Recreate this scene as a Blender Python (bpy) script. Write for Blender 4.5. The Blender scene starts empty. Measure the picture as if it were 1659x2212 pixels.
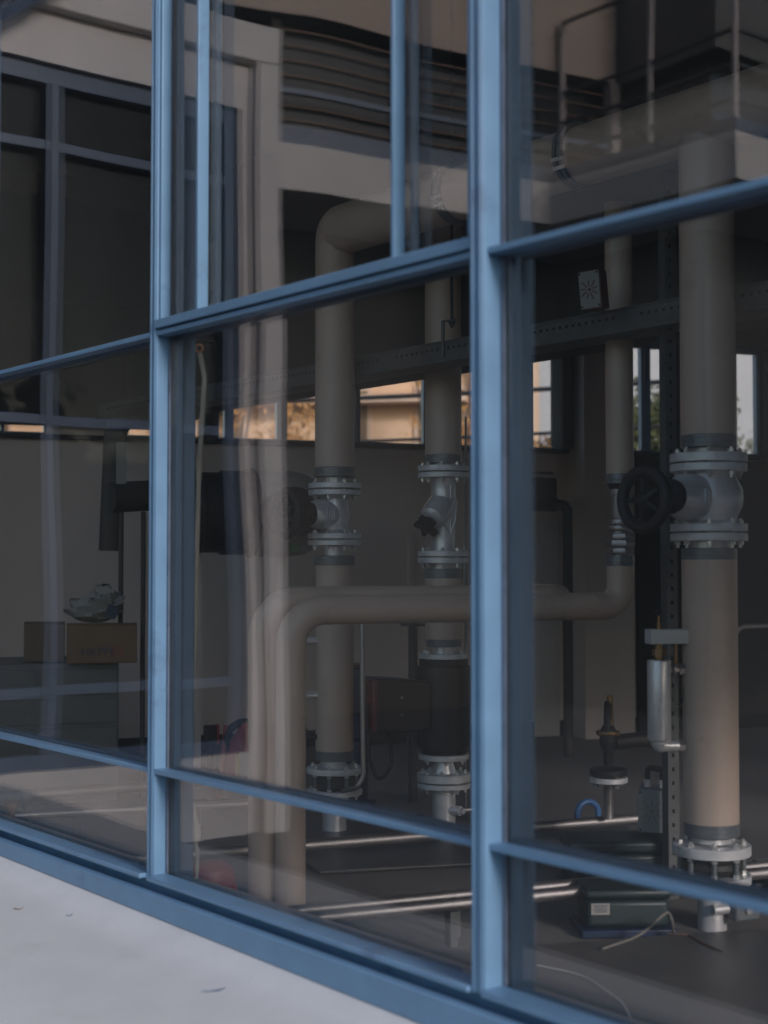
import bpy, bmesh, math, random
from mathutils import Vector, Matrix, Euler
random.seed(7)
R = math.radians
S = bpy.context.scene
COL = S.collection

# ------------------------------------------------------------------ camera, sky, sun, exposure
EYE = 1.12                                    # eye height over the plant-room floor (z = 0)
FPX = 3100.0                                  # focal length in pixels of a 1659 x 2212 frame
TILT = math.atan(112 / FPX)
cam = bpy.data.objects.new('camera', bpy.data.cameras.new('camera'))
COL.objects.link(cam)
cam.location = (0, 0, EYE)
cam.rotation_euler = (R(90) + TILT, 0, 0)
cam.data.sensor_fit = 'VERTICAL'
cam.data.sensor_height = 36.0
cam.data.lens = 36.0 * FPX / 2212
cam.data.clip_end = 2000
cam.data.dof.use_dof = True
cam.data.dof.focus_distance = 5.6
cam.data.dof.aperture_fstop = 2.5
S.camera = cam

WANG = R(38.65)
U = Vector((-math.sin(WANG), math.cos(WANG), 0))     # along the glazing, away from the camera
M = Vector((U.y, -U.x, 0))                            # into the room
P0 = Vector((.203, 3.0, 0))
BA = R(70)
BW = Vector((math.sin(BA), math.cos(BA), 0))          # along the back wall and the pipework
BN = Vector((math.cos(BA), -math.sin(BA), 0))         # back wall normal, towards the camera

SUN_EL = R(19)
SUN_DIR = -U * math.cos(R(6)) - M * math.sin(R(6))
SUN_AZ = math.atan2(SUN_DIR.x, SUN_DIR.y)
w = bpy.data.worlds.new('World'); S.world = w; w.use_nodes = True
nt = w.node_tree; nt.nodes.clear()
sky = nt.nodes.new('ShaderNodeTexSky'); sky.sky_type = 'NISHITA'; sky.sun_disc = False
sky.sun_elevation = SUN_EL; sky.sun_rotation = SUN_AZ; sky.dust_density = 0.9; sky.ozone_density = 1.5
bg = nt.nodes.new('ShaderNodeBackground'); bg.inputs['Strength'].default_value = .12
wo = nt.nodes.new('ShaderNodeOutputWorld')
nt.links.new(sky.outputs[0], bg.inputs['Color']); nt.links.new(bg.outputs[0], wo.inputs['Surface'])

sl = bpy.data.lights.new('sun', 'SUN'); sl.energy = 1.3; sl.angle = R(10); sl.color = (1, .925, .93)
sun = bpy.data.objects.new('sun', sl); COL.objects.link(sun)
sd = Vector((math.sin(SUN_AZ) * math.cos(SUN_EL), math.cos(SUN_AZ) * math.cos(SUN_EL), math.sin(SUN_EL)))
sun.rotation_euler = sd.to_track_quat('Z', 'Y').to_euler()

S.view_settings.view_transform = 'Standard'
S.view_settings.look = 'None'
S.view_settings.exposure = 0.95
S.view_settings.gamma = 1.0
S.cycles.max_bounces = 12
S.cycles.diffuse_bounces = 5
S.cycles.glossy_bounces = 5
S.cycles.transparent_max_bounces = 24
S.cycles.caustics_reflective = False
S.cycles.sample_clamp_indirect = 4
S.cycles.use_denoising = True

# ------------------------------------------------------------------ geometry helpers
def at(px, py, d):
    """a point of the photograph (1659 x 2212 pixels) at d metres in front of the camera"""
    vx = (px - 829.5) / FPX; vy = -(py - 1106) / FPX
    c, s = math.cos(TILT), math.sin(TILT)
    v = Vector((vx, c - vy * s, s + vy * c))
    v *= d / v.y
    return Vector((v.x, v.y, EYE + v.z))

def G(t, o, z):
    """glazing coordinates: t along the wall, o outwards from the glass, z above eye level"""
    p = P0 + U * t - M * o
    return Vector((p.x, p.y, EYE + z))

FR = {}
def reg(o, loc, rz):
    FR[o.name] = (Matrix.Translation(loc) @ Matrix.Rotation(rz, 4, 'Z')).inverted()

def thing(name, label, cat, loc, rz=0.0, group=None):
    o = bpy.data.objects.new(name, None); COL.objects.link(o)
    o.empty_display_size = .1
    o.location = loc; o.rotation_euler = (0, 0, rz)
    o['label'] = label; o['category'] = cat
    if group: o['group'] = group
    reg(o, loc, rz)
    return o

class MB:
    def __init__(s): s.v = []; s.f = []
    def add(s, vs, fs):
        n = len(s.v); s.v += [Vector(q) for q in vs]; s.f += [[i + n for i in f] for f in fs]
        return s
    def hexa(s, c):
        return s.add(c, [(0, 3, 2, 1), (4, 5, 6, 7), (0, 1, 5, 4), (1, 2, 6, 5), (2, 3, 7, 6), (3, 0, 4, 7)])
    def gbox(s, t0, t1, o0, o1, z0, z1):
        return s.hexa([G(t0, o0, z0), G(t1, o0, z0), G(t1, o1, z0), G(t0, o1, z0),
                       G(t0, o0, z1), G(t1, o0, z1), G(t1, o1, z1), G(t0, o1, z1)])
    def obox(s, c, a, b, h):
        """box round centre c with half-vectors a, b, h"""
        c = Vector(c)
        return s.hexa([c - a - b - h, c + a - b - h, c + a + b - h, c - a + b - h,
                       c - a - b + h, c + a - b + h, c + a + b + h, c - a + b + h])
    def prism(s, pts, ext):
        n = len(pts); e = Vector(ext)
        vs = [Vector(q) for q in pts] + [Vector(q) + e for q in pts]
        fs = [list(range(n))[::-1], [i + n for i in range(n)]]
        fs += [(i, (i + 1) % n, (i + 1) % n + n, i + n) for i in range(n)]
        return s.add(vs, fs)
    def lathe(s, c, ax, prof, seg=32, phase=0.0):
        """profile of (distance along ax, radius) turned round ax"""
        c = Vector(c); ax = Vector(ax).normalized()
        x = ax.orthogonal().normalized(); y = ax.cross(x)
        vs = []; fs = []
        for (h, r) in prof:
            for k in range(seg):
                a = 2 * math.pi * k / seg + phase
                vs.append(c + ax * h + (x * math.cos(a) + y * math.sin(a)) * r)
        m = len(prof)
        for i in range(m - 1):
            for k in range(seg):
                k2 = (k + 1) % seg
                fs.append((i * seg + k, i * seg + k2, (i + 1) * seg + k2, (i + 1) * seg + k))
        fs.append([k for k in range(seg)][::-1]); fs.append([(m - 1) * seg + k for k in range(seg)])
        return s.add(vs, fs)
    def cyl(s, p, q, r, r2=None, seg=24):
        p = Vector(p); q = Vector(q); L = (q - p).length
        return s.lathe(p, q - p, [(0, r), (L, r if r2 is None else r2)], seg)
    def tube(s, path, r, seg=20, closed=False):
        path = [Vector(q) for q in path]; n = len(path)
        vs = []; fs = []; x = None
        for i, p in enumerate(path):
            a = path[(i - 1) % n] if (i > 0 or closed) else p
            b = path[(i + 1) % n] if (i < n - 1 or closed) else p
            d = (b - a).normalized()
            if x is None: x = d.orthogonal().normalized()
            x = (x - d * x.dot(d)).normalized(); y = d.cross(x)
            rr = r[i] if isinstance(r, (list, tuple)) else r
            for k in range(seg):
                g = 2 * math.pi * k / seg
                vs.append(p + (x * math.cos(g) + y * math.sin(g)) * rr)
        for i in range(n if closed else n - 1):
            j = (i + 1) % n
            for k in range(seg):
                k2 = (k + 1) % seg
                fs.append((i * seg + k, i * seg + k2, j * seg + k2, j * seg + k))
        if not closed:
            fs.append(list(range(seg))[::-1]); fs.append([(n - 1) * seg + k for k in range(seg)])
        return s.add(vs, fs)
    def torus(s, c, ax, RR, r, seg=40, rs=14, a0=0.0, a1=None):
        c = Vector(c); ax = Vector(ax).normalized(); x = ax.orthogonal().normalized(); y = ax.cross(x)
        return s.tube([c + (x * math.cos(2 * math.pi * k / seg) + y * math.sin(2 * math.pi * k / seg)) * RR for k in range(seg)], r, rs, True)
    def build(s, name, mat, parent=None, bevel=0.0, smooth=35, seg=2):
        inv = FR[parent.name] if parent else Matrix.Identity(4)
        me = bpy.data.meshes.new(name)
        me.from_pydata([inv @ q for q in s.v], [], s.f)
        bm = bmesh.new(); bm.from_mesh(me)
        bmesh.ops.recalc_face_normals(bm, faces=bm.faces)
        bm.to_mesh(me); bm.free()
        me.polygons.foreach_set('use_smooth', [True] * len(me.polygons))
        me.set_sharp_from_angle(angle=R(smooth))
        me.materials.append(mat)
        o = bpy.data.objects.new(name, me); COL.objects.link(o)
        if parent:
            o.parent = parent; FR[o.name] = FR[parent.name]
        else:
            FR[o.name] = Matrix.Identity(4)
        if bevel:
            b = o.modifiers.new('bevel', 'BEVEL'); b.width = bevel; b.segments = seg; b.limit_method = 'ANGLE'; b.angle_limit = R(40)
            b.harden_normals = False
        return o

def fillet(pts, rad, n=10):
    """round the inner corners of a path"""
    pts = [Vector(q) for q in pts]; out = [pts[0]]
    for i in range(1, len(pts) - 1):
        a, b, c = pts[i - 1], pts[i], pts[i + 1]
        d1 = (a - b).normalized(); d2 = (c - b).normalized()
        ang = d1.angle(d2); L = rad / math.tan(ang / 2)
        L = min(L, (a - b).length * .49, (c - b).length * .49)
        rr = L * math.tan(ang / 2)
        cc = b + (d1 + d2).normalized() * (rr / math.sin(ang / 2))
        s0 = b + d1 * L - cc; s1 = b + d2 * L - cc
        tot = s0.angle(s1); ax = s0.cross(s1).normalized()
        for k in range(n + 1):
            out.append(cc + Matrix.Rotation(tot * k / n, 3, ax) @ s0)
    out.append(pts[-1])
    return out

def struct(o, kind='structure'):
    o['kind'] = kind; return o

def tag(o, label, cat, group=None):
    o['label'] = label; o['category'] = cat
    if group: o['group'] = group
    return o

# ------------------------------------------------------------------ materials
def mat(name, col, rough=.5, metal=0.0, var=.12, vs=6.0, bump=0.0, bs=40.0, spec=.5, dirt=None, ds=2.5, stretch=(1, 1, 1), coat=0.0):
    m = bpy.data.materials.new(name); m.use_nodes = True
    n = m.node_tree.nodes; l = m.node_tree.links
    b = n['Principled BSDF']
    b.inputs['Roughness'].default_value = rough; b.inputs['Metallic'].default_value = metal
    b.inputs['Specular IOR Level'].default_value = spec
    b.inputs['Coat Weight'].default_value = coat
    tc = n.new('ShaderNodeTexCoord'); mp = n.new('ShaderNodeMapping'); mp.inputs['Scale'].default_value = stretch
    l.new(tc.outputs['Object'], mp.inputs['Vector'])
    no = n.new('ShaderNodeTexNoise'); no.inputs['Scale'].default_value = vs; no.inputs['Detail'].default_value = 5
    l.new(mp.outputs[0], no.inputs['Vector'])
    rp = n.new('ShaderNodeMapRange'); rp.inputs['From Min'].default_value = .3; rp.inputs['From Max'].default_value = .7
    rp.inputs['To Min'].default_value = 1 - var; rp.inputs['To Max'].default_value = 1 + var
    l.new(no.outputs['Fac'], rp.inputs['Value'])
    mx = n.new('ShaderNodeVectorMath'); mx.operation = 'SCALE'; mx.inputs[0].default_value = col[:3]
    l.new(rp.outputs[0], mx.inputs['Scale'])
    out = mx.outputs[0]
    if dirt:
        n2 = n.new('ShaderNodeTexNoise'); n2.inputs['Scale'].default_value = ds; n2.inputs['Detail'].default_value = 8; n2.inputs['Roughness'].default_value = .7
        l.new(mp.outputs[0], n2.inputs['Vector'])
        r2 = n.new('ShaderNodeMapRange'); r2.inputs['From Min'].default_value = .58; r2.inputs['From Max'].default_value = .74
        l.new(n2.outputs['Fac'], r2.inputs['Value'])
        mm = n.new('ShaderNodeMix'); mm.data_type = 'RGBA'
        l.new(r2.outputs[0], mm.inputs['Factor']); l.new(out, mm.inputs['A']); mm.inputs['B'].default_value = (*dirt, 1)
        out = mm.outputs['Result']
    l.new(out, b.inputs['Base Color'])
    rr = n.new('ShaderNodeMapRange'); rr.inputs['To Min'].default_value = max(.02, rough - .1); rr.inputs['To Max'].default_value = min(1, rough + .1)
    l.new(no.outputs['Fac'], rr.inputs['Value']); l.new(rr.outputs[0], b.inputs['Roughness'])
    if bump:
        nb = n.new('ShaderNodeTexNoise'); nb.inputs['Scale'].default_value = bs; nb.inputs['Detail'].default_value = 4
        l.new(mp.outputs[0], nb.inputs['Vector'])
        bp = n.new('ShaderNodeBump'); bp.inputs['Strength'].default_value = bump; bp.inputs['Distance'].default_value = .004
        l.new(nb.outputs['Fac'], bp.inputs['Height']); l.new(bp.outputs[0], b.inputs['Normal'])
    return m

def glass_mat(name, r0, tint, wave, veil=0.0):
    """thin architectural glass: what is behind it plus a mirror image that grows with the angle"""
    m = bpy.data.materials.new(name); m.use_nodes = True
    n = m.node_tree.nodes; l = m.node_tree.links; n.clear()
    o = n.new('ShaderNodeOutputMaterial'); mix = n.new('ShaderNodeMixShader')
    tr = n.new('ShaderNodeBsdfTransparent'); tr.inputs['Color'].default_value = (*tint, 1)
    gl = n.new('ShaderNodeBsdfGlossy'); gl.inputs['Roughness'].default_value = 0.0
    lw = n.new('ShaderNodeLayerWeight'); lw.inputs['Blend'].default_value = .5
    pw = n.new('ShaderNodeMath'); pw.operation = 'POWER'; pw.inputs[1].default_value = 5
    mr = n.new('ShaderNodeMapRange'); mr.inputs['To Min'].default_value = r0
    l.new(lw.outputs['Facing'], pw.inputs[0]); l.new(pw.outputs[0], mr.inputs['Value'])
    l.new(mr.outputs[0], mix.inputs['Fac'])
    if wave:
        tc = n.new('ShaderNodeTexCoord'); mp = n.new('ShaderNodeMapping'); mp.inputs['Scale'].default_value = (1.7, 1.7, 1.0)
        oi = n.new('ShaderNodeObjectInfo'); ad = n.new('ShaderNodeVectorMath'); ad.operation = 'ADD'
        sc = n.new('ShaderNodeVectorMath'); sc.operation = 'SCALE'; sc.inputs[0].default_value = (17, 31, 23)
        l.new(oi.outputs['Random'], sc.inputs['Scale'])
        l.new(tc.outputs['Object'], mp.inputs['Vector']); l.new(mp.outputs[0], ad.inputs[0]); l.new(sc.outputs[0], ad.inputs[1])
        no = n.new('ShaderNodeTexNoise'); no.inputs['Scale'].default_value = 1.0; no.inputs['Detail'].default_value = .5
        l.new(ad.outputs[0], no.inputs['Vector'])
        bp = n.new('ShaderNodeBump'); bp.inputs['Strength'].default_value = 1.0; bp.inputs['Distance'].default_value = wave
        l.new(no.outputs['Fac'], bp.inputs['Height']); l.new(bp.outputs[0], gl.inputs['Normal'])
    l.new(tr.outputs[0], mix.inputs[1]); l.new(gl.outputs[0], mix.inputs[2])
    if veil:  # thin pale diffuse film imitates the milky veil over the panes
        df = n.new('ShaderNodeBsdfDiffuse'); df.inputs['Color'].default_value = (.75, .73, .70, 1)
        m2 = n.new('ShaderNodeMixShader'); t2 = n.new('ShaderNodeTexCoord')
        n3 = n.new('ShaderNodeTexNoise'); n3.inputs['Scale'].default_value = 3.0; n3.inputs['Detail'].default_value = 7
        mr3 = n.new('ShaderNodeMapRange'); mr3.inputs['From Min'].default_value = .3; mr3.inputs['From Max'].default_value = .75
        mr3.inputs['To Min'].default_value = veil * .7; mr3.inputs['To Max'].default_value = veil * 1.4
        l.new(t2.outputs['Object'], n3.inputs['Vector']); l.new(n3.outputs['Fac'], mr3.inputs['Value'])
        l.new(mr3.outputs[0], m2.inputs['Fac']); l.new(mix.outputs[0], m2.inputs[1]); l.new(df.outputs[0], m2.inputs[2])
        l.new(m2.outputs[0], o.inputs['Surface'])
    else:
        l.new(mix.outputs[0], o.inputs['Surface'])
    return m

BLUE_SHADED = mat('shaded_frame_paint', (.075, .11, .155), .45, var=.12, vs=7, bump=.15, bs=50, dirt=(.11, .12, .14), ds=6)  # darker copy of the blue paint; dimness behind the glass is put in
BLUE = mat('blue_paint', (.145, .262, .395), .36, var=.07, vs=9, bump=.12, bs=60, dirt=(.09, .15, .24), ds=5)
BLUE_OUT = mat('blue_frame_paint', (.045, .075, .135), .4, var=.08)
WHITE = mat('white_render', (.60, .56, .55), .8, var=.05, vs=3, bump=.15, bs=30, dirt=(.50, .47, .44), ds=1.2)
LEDGE = mat('white_roof_coating', (.63, .615, .60), .62, var=.03, vs=7, bump=.35, bs=70, dirt=(.54, .515, .495), ds=1.7)
PINK = mat('warm_plaster', (.40, .32, .275), .85, var=.06, vs=2, bump=.1)
GLASS = glass_mat('window_glass', .088, (.97, .972, .97), .0034, .011)
GLASS_DIM = glass_mat('tinted_window_glass', .022, (.62, .63, .63), 0)
GLASS_FAR = glass_mat('far_window_glass', .06, (.95, .95, .95), 0)
DARKGLASS = mat('dark_glazing', (.03, .032, .035), .08, var=.1, spec=.5)
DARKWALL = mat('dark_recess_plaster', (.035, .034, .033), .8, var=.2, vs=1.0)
BEIGE = mat('beige_pipe_jacket', (.54, .415, .335), .42, var=.05, vs=5, bump=.06, bs=18, dirt=(.33, .27, .22), ds=4)
BAND = mat('grey_end_band', (.17, .185, .195), .35, metal=.3, var=.08)
STEEL = mat('silver_painted_iron', (.72, .71, .71), .36, metal=.45, var=.12, vs=14, bump=.2, bs=90)
FLANGE = mat('galvanised_flange', (.70, .70, .70), .42, metal=.25, var=.15, vs=20, bump=.1, bs=80, dirt=(.30, .28, .26), ds=12)
BOLT = mat('bright_bolt', (.66, .65, .63), .3, metal=.6, var=.15, vs=30)
CHROME = mat('aluminium_cladding', (.42, .39, .38), .48, metal=1.0, var=.08, vs=5, bump=.08, bs=14)
BLACK = mat('black_iron', (.010, .010, .011), .58, var=.2, bump=.1, bs=50)
PUTTY = mat('old_putty', (.10, .13, .18), .7, var=.2, vs=20, dirt=(.010, .010, .012), ds=16)
RUBBER = mat('black_rubber', (.02, .018, .016), .6, var=.2)
PUMPC = mat('dark_pump_casing', (.012, .0095, .009), .5, var=.15, bump=.15, bs=60)
REDP = mat('dark_red_plastic', (.12, .025, .025), .4, var=.1)
RED = mat('red_enamel', (.36, .05, .05), .35, var=.1)
BRASS = mat('old_brass', (.28, .17, .08), .4, metal=.8, var=.25, vs=25)
COPPER = mat('copper_ring', (.55, .28, .15), .35, metal=.8, var=.1)
GREYBOX = mat('grey_plastic', (.20, .21, .205), .5, var=.06)
BLOCKW = mat('white_block_plastic', (.50, .50, .49), .5, var=.06)
SIGNW = mat('pale_box_plastic', (.26, .255, .24), .55, var=.06, dirt=(.40, .38, .34), ds=9)
TEAL = mat('dark_teal_enamel', (.014, .030, .032), .45, var=.12)
NAVY = mat('blue_base_paint', (.012, .028, .065), .4, var=.1)
RINGB = mat('blue_plastic', (.04, .13, .30), .4, var=.1)
GALV = mat('galvanised_strip', (.12, .125, .125), .5, metal=.5, var=.18, vs=18)
DARKHOLE = mat('hole_shadow_black', (.006, .006, .006), .9)
FLOOR = mat('speckled_floor', (.175, .163, .157), .6, var=.45, vs=160, bump=.5, bs=160)
SLAB = mat('dark_floor_paint', (.085, .083, .082), .42, var=.16, vs=5, bump=.12, bs=20)
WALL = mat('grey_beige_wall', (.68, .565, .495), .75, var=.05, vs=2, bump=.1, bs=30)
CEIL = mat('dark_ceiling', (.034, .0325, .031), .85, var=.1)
ROOF = mat('roof_felt', (.12, .12, .12), .9)
CARD = mat('brown_cardboard', (.22, .135, .075), .75, var=.08, vs=8, bump=.1)
CARDD = mat('dark_cardboard', (.17, .125, .09), .75, var=.08, vs=8)
INK = mat('dark_blue_ink', (.05, .07, .10), .7)
REDINK = mat('red_ink', (.40, .07, .05), .7)
PAPER = mat('pale_paper', (.32, .30, .27), .7, var=.06)
CAB = mat('grey_green_cabinet', (.165, .17, .165), .5, var=.08)
GREEN = mat('green_sticker', (.03, .24, .08), .5)
LAG = mat('dark_lagging', (.065, .058, .052), .7, var=.15)
VESS = mat('insulated_cover', (.30, .255, .23), .55, var=.08)
ROD = mat('white_enamel_rod', (.55, .52, .46), .35, var=.1)
CABLE = mat('pale_cable', (.17, .16, .14), .5)
OCHRE = mat('ochre_facade', (.80, .55, .36), .8, var=.10, vs=.5, dirt=(.52, .31, .16), ds=.45)
CREAM = mat('cream_facade', (.74, .55, .41), .8, var=.06)
SHUT = mat('brown_shutter', (.22, .15, .09), .7, var=.1)
ASPH = mat('asphalt', (.06, .06, .06), .85, var=.2, vs=3, bump=.4, bs=50)
WOOD = mat('orange_wood_slat', (.12, .05, .02), .5, var=.12)
PALEP = mat('pale_panel', (.52, .48, .45), .5, var=.04)
STAIN = mat('brown_stain', (.16, .10, .07), .8)
FLAKE = mat('flaked_blue_paint', (.06, .13, .26), .6)
LEAF = mat('leaf_olive', (.075, .085, .025), .7, var=.4, vs=3)
LEAFO = mat('leaf_autumn', (.28, .15, .05), .7, var=.3, vs=3)
BARK = mat('bark', (.10, .07, .05), .9, var=.2)
RAIL = mat('rail_paint', (.40, .34, .33), .45, var=.05)
RAILD = mat('dark_rail_paint', (.05, .05, .055), .5, var=.05)

# ------------------------------------------------------------------ ground and the ledge under the glazing
b = MB()
b.add([(-400, -400, EYE - 1.68), (400, -400, EYE - 1.68), (400, 600, EYE - 1.68), (-400, 600, EYE - 1.68)], [(0, 1, 2, 3)])
struct(b.build('ground', ASPH))

b = MB()
prof = [(0.0, -.948), (.084, -.942), (.125, -.968), (.155, -.982), (.22, -.989), (.50, -1.02), (.79, -1.050),
        (.80, -1.056), (.80, -1.66), (0.0, -1.66)]
FALL = .008                                   # the ledge falls slightly towards the right
b.prism([G(-3.2, o, z - FALL * 5.4) for o, z in prof], U * 8.45 + Vector((0, 0, FALL * 8.45)))
struct(b.build('terrace', LEDGE, None, bevel=.006, smooth=60, seg=2))

# ------------------------------------------------------------------ the glazed wall
T0, T1 = -3.0, 5.2
ZTOP = 2.02
wall = thing('window_wall', 'blue steel framed glazing with large panes rising from the white ledge', 'glazing', G(-.05, 0, -.95), math.atan2(U.y, U.x))
mains = [(-1.10, -1.06), (-.071, -.031), (1.280, 1.316), (2.630, 2.668), (3.98, 4.02), (5.18, 5.22)]
for i, (a, c) in enumerate(mains):
    d = .058 if i < 2 else .046
    m_ = MB().gbox(a, c, .006, d, -.865, ZTOP)
    m_.gbox(a + .004, a + .012, d, d + .0035, -.865, ZTOP).gbox(c - .012, c - .004, d, d + .0035, -.865, ZTOP)
    m_.build('mullion', BLUE, wall, bevel=.0025)
    for q in (a - .009, c - .001):
        MB().gbox(q, q + .010, .0045, .0100, -.852, ZTOP).build('putty_strip', PUTTY, wall)
    MB().gbox(a, c, -.082, -.018, -.9, ZTOP).build('inner_post', BLUE_SHADED, wall, bevel=.003)
order = sorted(mains)
spans = [(order[i][1], order[i + 1][0]) for i in range(len(order) - 1)]
OPEN = (-.031, 1.280)
for (a, c) in spans:
    for (z0, z1) in ((.634, .648), (-.578, -.564)):
        k = MB().gbox(a, c, .007, .046, z0, z1)
        k.build('transom', BLUE, wall, bevel=.002)
        MB().gbox(a, c, -.045, -.018, z0 - .004, z1 + .004).build('inner_transom', BLUE_SHADED, wall, bevel=.002)
    MB().gbox(a, c, .007, .070, -.866, -.853).build('bottom_rail', BLUE, wall, bevel=.002)
    if abs(a - OPEN[0]) < .01:                       # the bay with opening lights above
        MB().gbox(a + .001, c - .001, .009, .054, .6525, .6775).build('sash_rail', BLUE, wall, bevel=.0025)
        MB().gbox(a + .001, a + .019, .009, .048, .680, ZTOP - .02).build('sash_stile', BLUE, wall, bevel=.0025)
        MB().gbox(c - .012, c - .001, .009, .040, .680, ZTOP - .02).build('sash_stile', BLUE, wall, bevel=.0025)
        for t in (.240, 1.072):
            MB().gbox(t, t + .011, .007, .041, .680, ZTOP - .02).build('glazing_bar', BLUE, wall, bevel=.002)
            MB().gbox(t - .003, t + .014, -.034, -.018, .67, ZTOP - .02).build('glazing_bar', BLUE_SHADED, wall, bevel=.002)
    for (z0, z1) in ((-.853, -.578), (-.564, .634), (.648, ZTOP)):
        tl = (a, c)
        if abs(a - OPEN[0]) < .01 and z0 > .6:
            for (x0, x1) in ((a + .019, .240), (.251, 1.072), (1.083, c - .012)):
                MB().gbox(x0 - .003, x1 + .003, -.016, .004, z0 + .03, z1).build('glass_pane', GLASS, wall)
        else:
            MB().gbox(a - .002, c + .002, -.016, .004, z0 - .003, z1 + .003).build('glass_pane', GLASS, wall)
MB().gbox(T0 - .2, -1.102, -.20, .03, -1.12, ZTOP + .119).build('sky_block_panel', WHITE, wall)  # added solid panel out of view, cuts bright sky entering the room
s_ = MB().gbox(T0, T1 + .02, -.05, .024, -.952, -.8665)
s_.gbox(T0, T1 + .02, .024, .060, -.940, -.930)
s_.build('sill_web', BLUE, wall)
def zf(t): return -.941 - FALL * (2.2 - t)
MB().hexa([G(T0, .060, zf(T0)), G(T1 + .02, .060, zf(T1)), G(T1 + .02, .086, zf(T1)), G(T0, .086, zf(T0)),
           G(T0, .060, -.890), G(T1 + .02, .060, -.890), G(T1 + .02, .086, -.890), G(T0, .086, -.890)]).build('sill_flange', BLUE, wall, bevel=.004)
MB().gbox(T0, T1 + .02, -.10, .06, ZTOP, ZTOP + .12).build('head_rail', BLUE, wall, bevel=.004)
MB().gbox(T0, T1 + .02, -.16, -.05, -1.12, -.905).build('upstand', WALL, wall)
MB().gbox(T0, T1 + .02, -.20, .10, ZTOP + .12, 3.3).build('parapet', WHITE, wall, bevel=.01)

# flakes of paint on the ledge
def on_ledge(px, py):
    for o in [k * .004 for k in range(200, 30, -1)]:
        r = at(px, py, 1.0) - Vector((0, 0, EYE))
        kk = (P0.dot(M) - o) / r.dot(M)
        z = r.z * kk
        tt = (Vector((r.x, r.y, 0)) * kk - P0).dot(U)
        zl = -.983 - (o - .17) * (.066 / .62) - FALL * (2.2 - tt)
        if z <= zl: return Vector((r.x * kk, r.y * kk, EYE + zl))
    return Vector((0, 3, 0))
def flake(px, py, L, wd, ang, name, label, m_):
    c = on_ledge(px, py); a = Matrix.Rotation(ang, 3, 'Z') @ BW; n_ = Vector((-a.y, a.x, 0))
    k = MB(); N = 7; top = []; bot = []
    for i in range(N + 1):
        s = i / N * 2 - 1; hgt = .0015 + .004 * s * s
        hw = wd * (1 - .6 * s * s) * (1 + .3 * math.sin(5 * s))
        top.append(c + a * (s * L) + n_ * hw + Vector((0, 0, hgt))); bot.append(c + a * (s * L) - n_ * hw + Vector((0, 0, hgt + .001)))
    vs = top + bot + [q - Vector((0, 0, .0012)) for q in top + bot]
    q = 2 * (N + 1); fs = []
    for i in range(N):
        fs.append((i, i + 1, N + 2 + i, N + 1 + i)); fs.append((q + i, q + N + 1 + i, q + N + 2 + i, q + i + 1))
        fs.append((i, q + i, q + i + 1, i + 1)); fs.append((N + 1 + i, N + 2 + i, q + N + 2 + i, q + N + 1 + i))
    fs.append((0, N + 1, q + N + 1, q)); fs.append((N, q + N, q + 2 * N + 1, 2 * N + 1))
    o = k.add(vs, fs).build(name, m_); tag(o, label, 'paint flake')
flake(463, 2142, .027, .0045, R(4), 'paint_flake', 'larger curled flake of blue paint lying on the white ledge', FLAKE)
flake(150, 1981, .009, .003, R(15), 'paint_flake', 'tiny blue paint flake on the white ledge near its left end', FLAKE)

DRY = mat('dry_leaf', (.22, .15, .09), .8, var=.25, vs=30)
flake(40, 1966, .013, .005, R(-20), 'dry_leaf', 'small brown dry leaf at the far left of the white ledge', DRY)
for o_ in [q for q in COL.objects if q.name.startswith('dry_leaf')]: o_['category'] = 'dry leaf'

# ------------------------------------------------------------------ the room
def bwp(s, d, z):
    """back wall coordinates: s along it, d towards the room, z above eye level"""
    p = Vector((0, 9.0, 0)) + BW * s + BN * d
    return Vector((p.x, p.y, EYE + z))
def bwbox(k, s0, s1, d0, d1, z0, z1):
    return k.hexa([bwp(s0, d0, z0), bwp(s1, d0, z0), bwp(s1, d1, z0), bwp(s0, d1, z0),
                   bwp(s0, d0, z1), bwp(s1, d0, z1), bwp(s1, d1, z1), bwp(s0, d1, z1)])
def s_at(px):
    v = (px - 829.5) / FPX
    return 9.0 * v / (BW.x - v * BW.y)

fl = MB(); rp = [G(T0, -.05, -1.12), G(T1, -.05, -1.12), bwp(-3.9, 0, -1.12), bwp(6.0, 0, -1.12)]
fl.prism([q - Vector((0, 0, .3)) for q in rp], (0, 0, .3))
struct(fl.build('floor', FLOOR))
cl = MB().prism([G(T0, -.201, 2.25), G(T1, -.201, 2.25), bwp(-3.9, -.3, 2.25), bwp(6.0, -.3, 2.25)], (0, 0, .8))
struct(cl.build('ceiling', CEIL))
def side_wall(p, q, label):
    d = (q - p); n_ = Vector((-d.y, d.x, 0)).normalized() * .1
    k = MB().prism([p - n_, q - n_, q + n_, p + n_], (0, 0, 3.36))
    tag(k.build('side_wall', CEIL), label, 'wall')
sa, sb = G(T0, -.1, -1.12), bwp(6.0, .1, -1.12)
sdv = (sb - sa).normalized(); snv = Vector((-sdv.y, sdv.x, 0)); sL = (sb - sa).length
gw = thing('added_window_wall', 'unseen glazed end wall added at the right to light the plant room', 'glazing', sa)  # added opening that lets light in low; its lintel keeps the top dim
def gwbox(s0, s1, h, z0, z1, name, m_):
    MB().obox(sa + sdv * (s0 + s1) / 2 + Vector((0, 0, (z0 + z1) / 2 + 1.12)), sdv * (s1 - s0) / 2, snv * h, Vector((0, 0, (z1 - z0) / 2))).build(name, m_, gw)
gwbox(0, sL, .1, .42, 2.24, 'lintel', CEIL); gwbox(0, sL, .1, -1.12, -.85, 'upstand', WALL)
for i in range(9): gwbox(sL * i / 8 - .03, sL * i / 8 + .03, .05, -.85, .42, 'mullion', BLUE)
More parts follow.
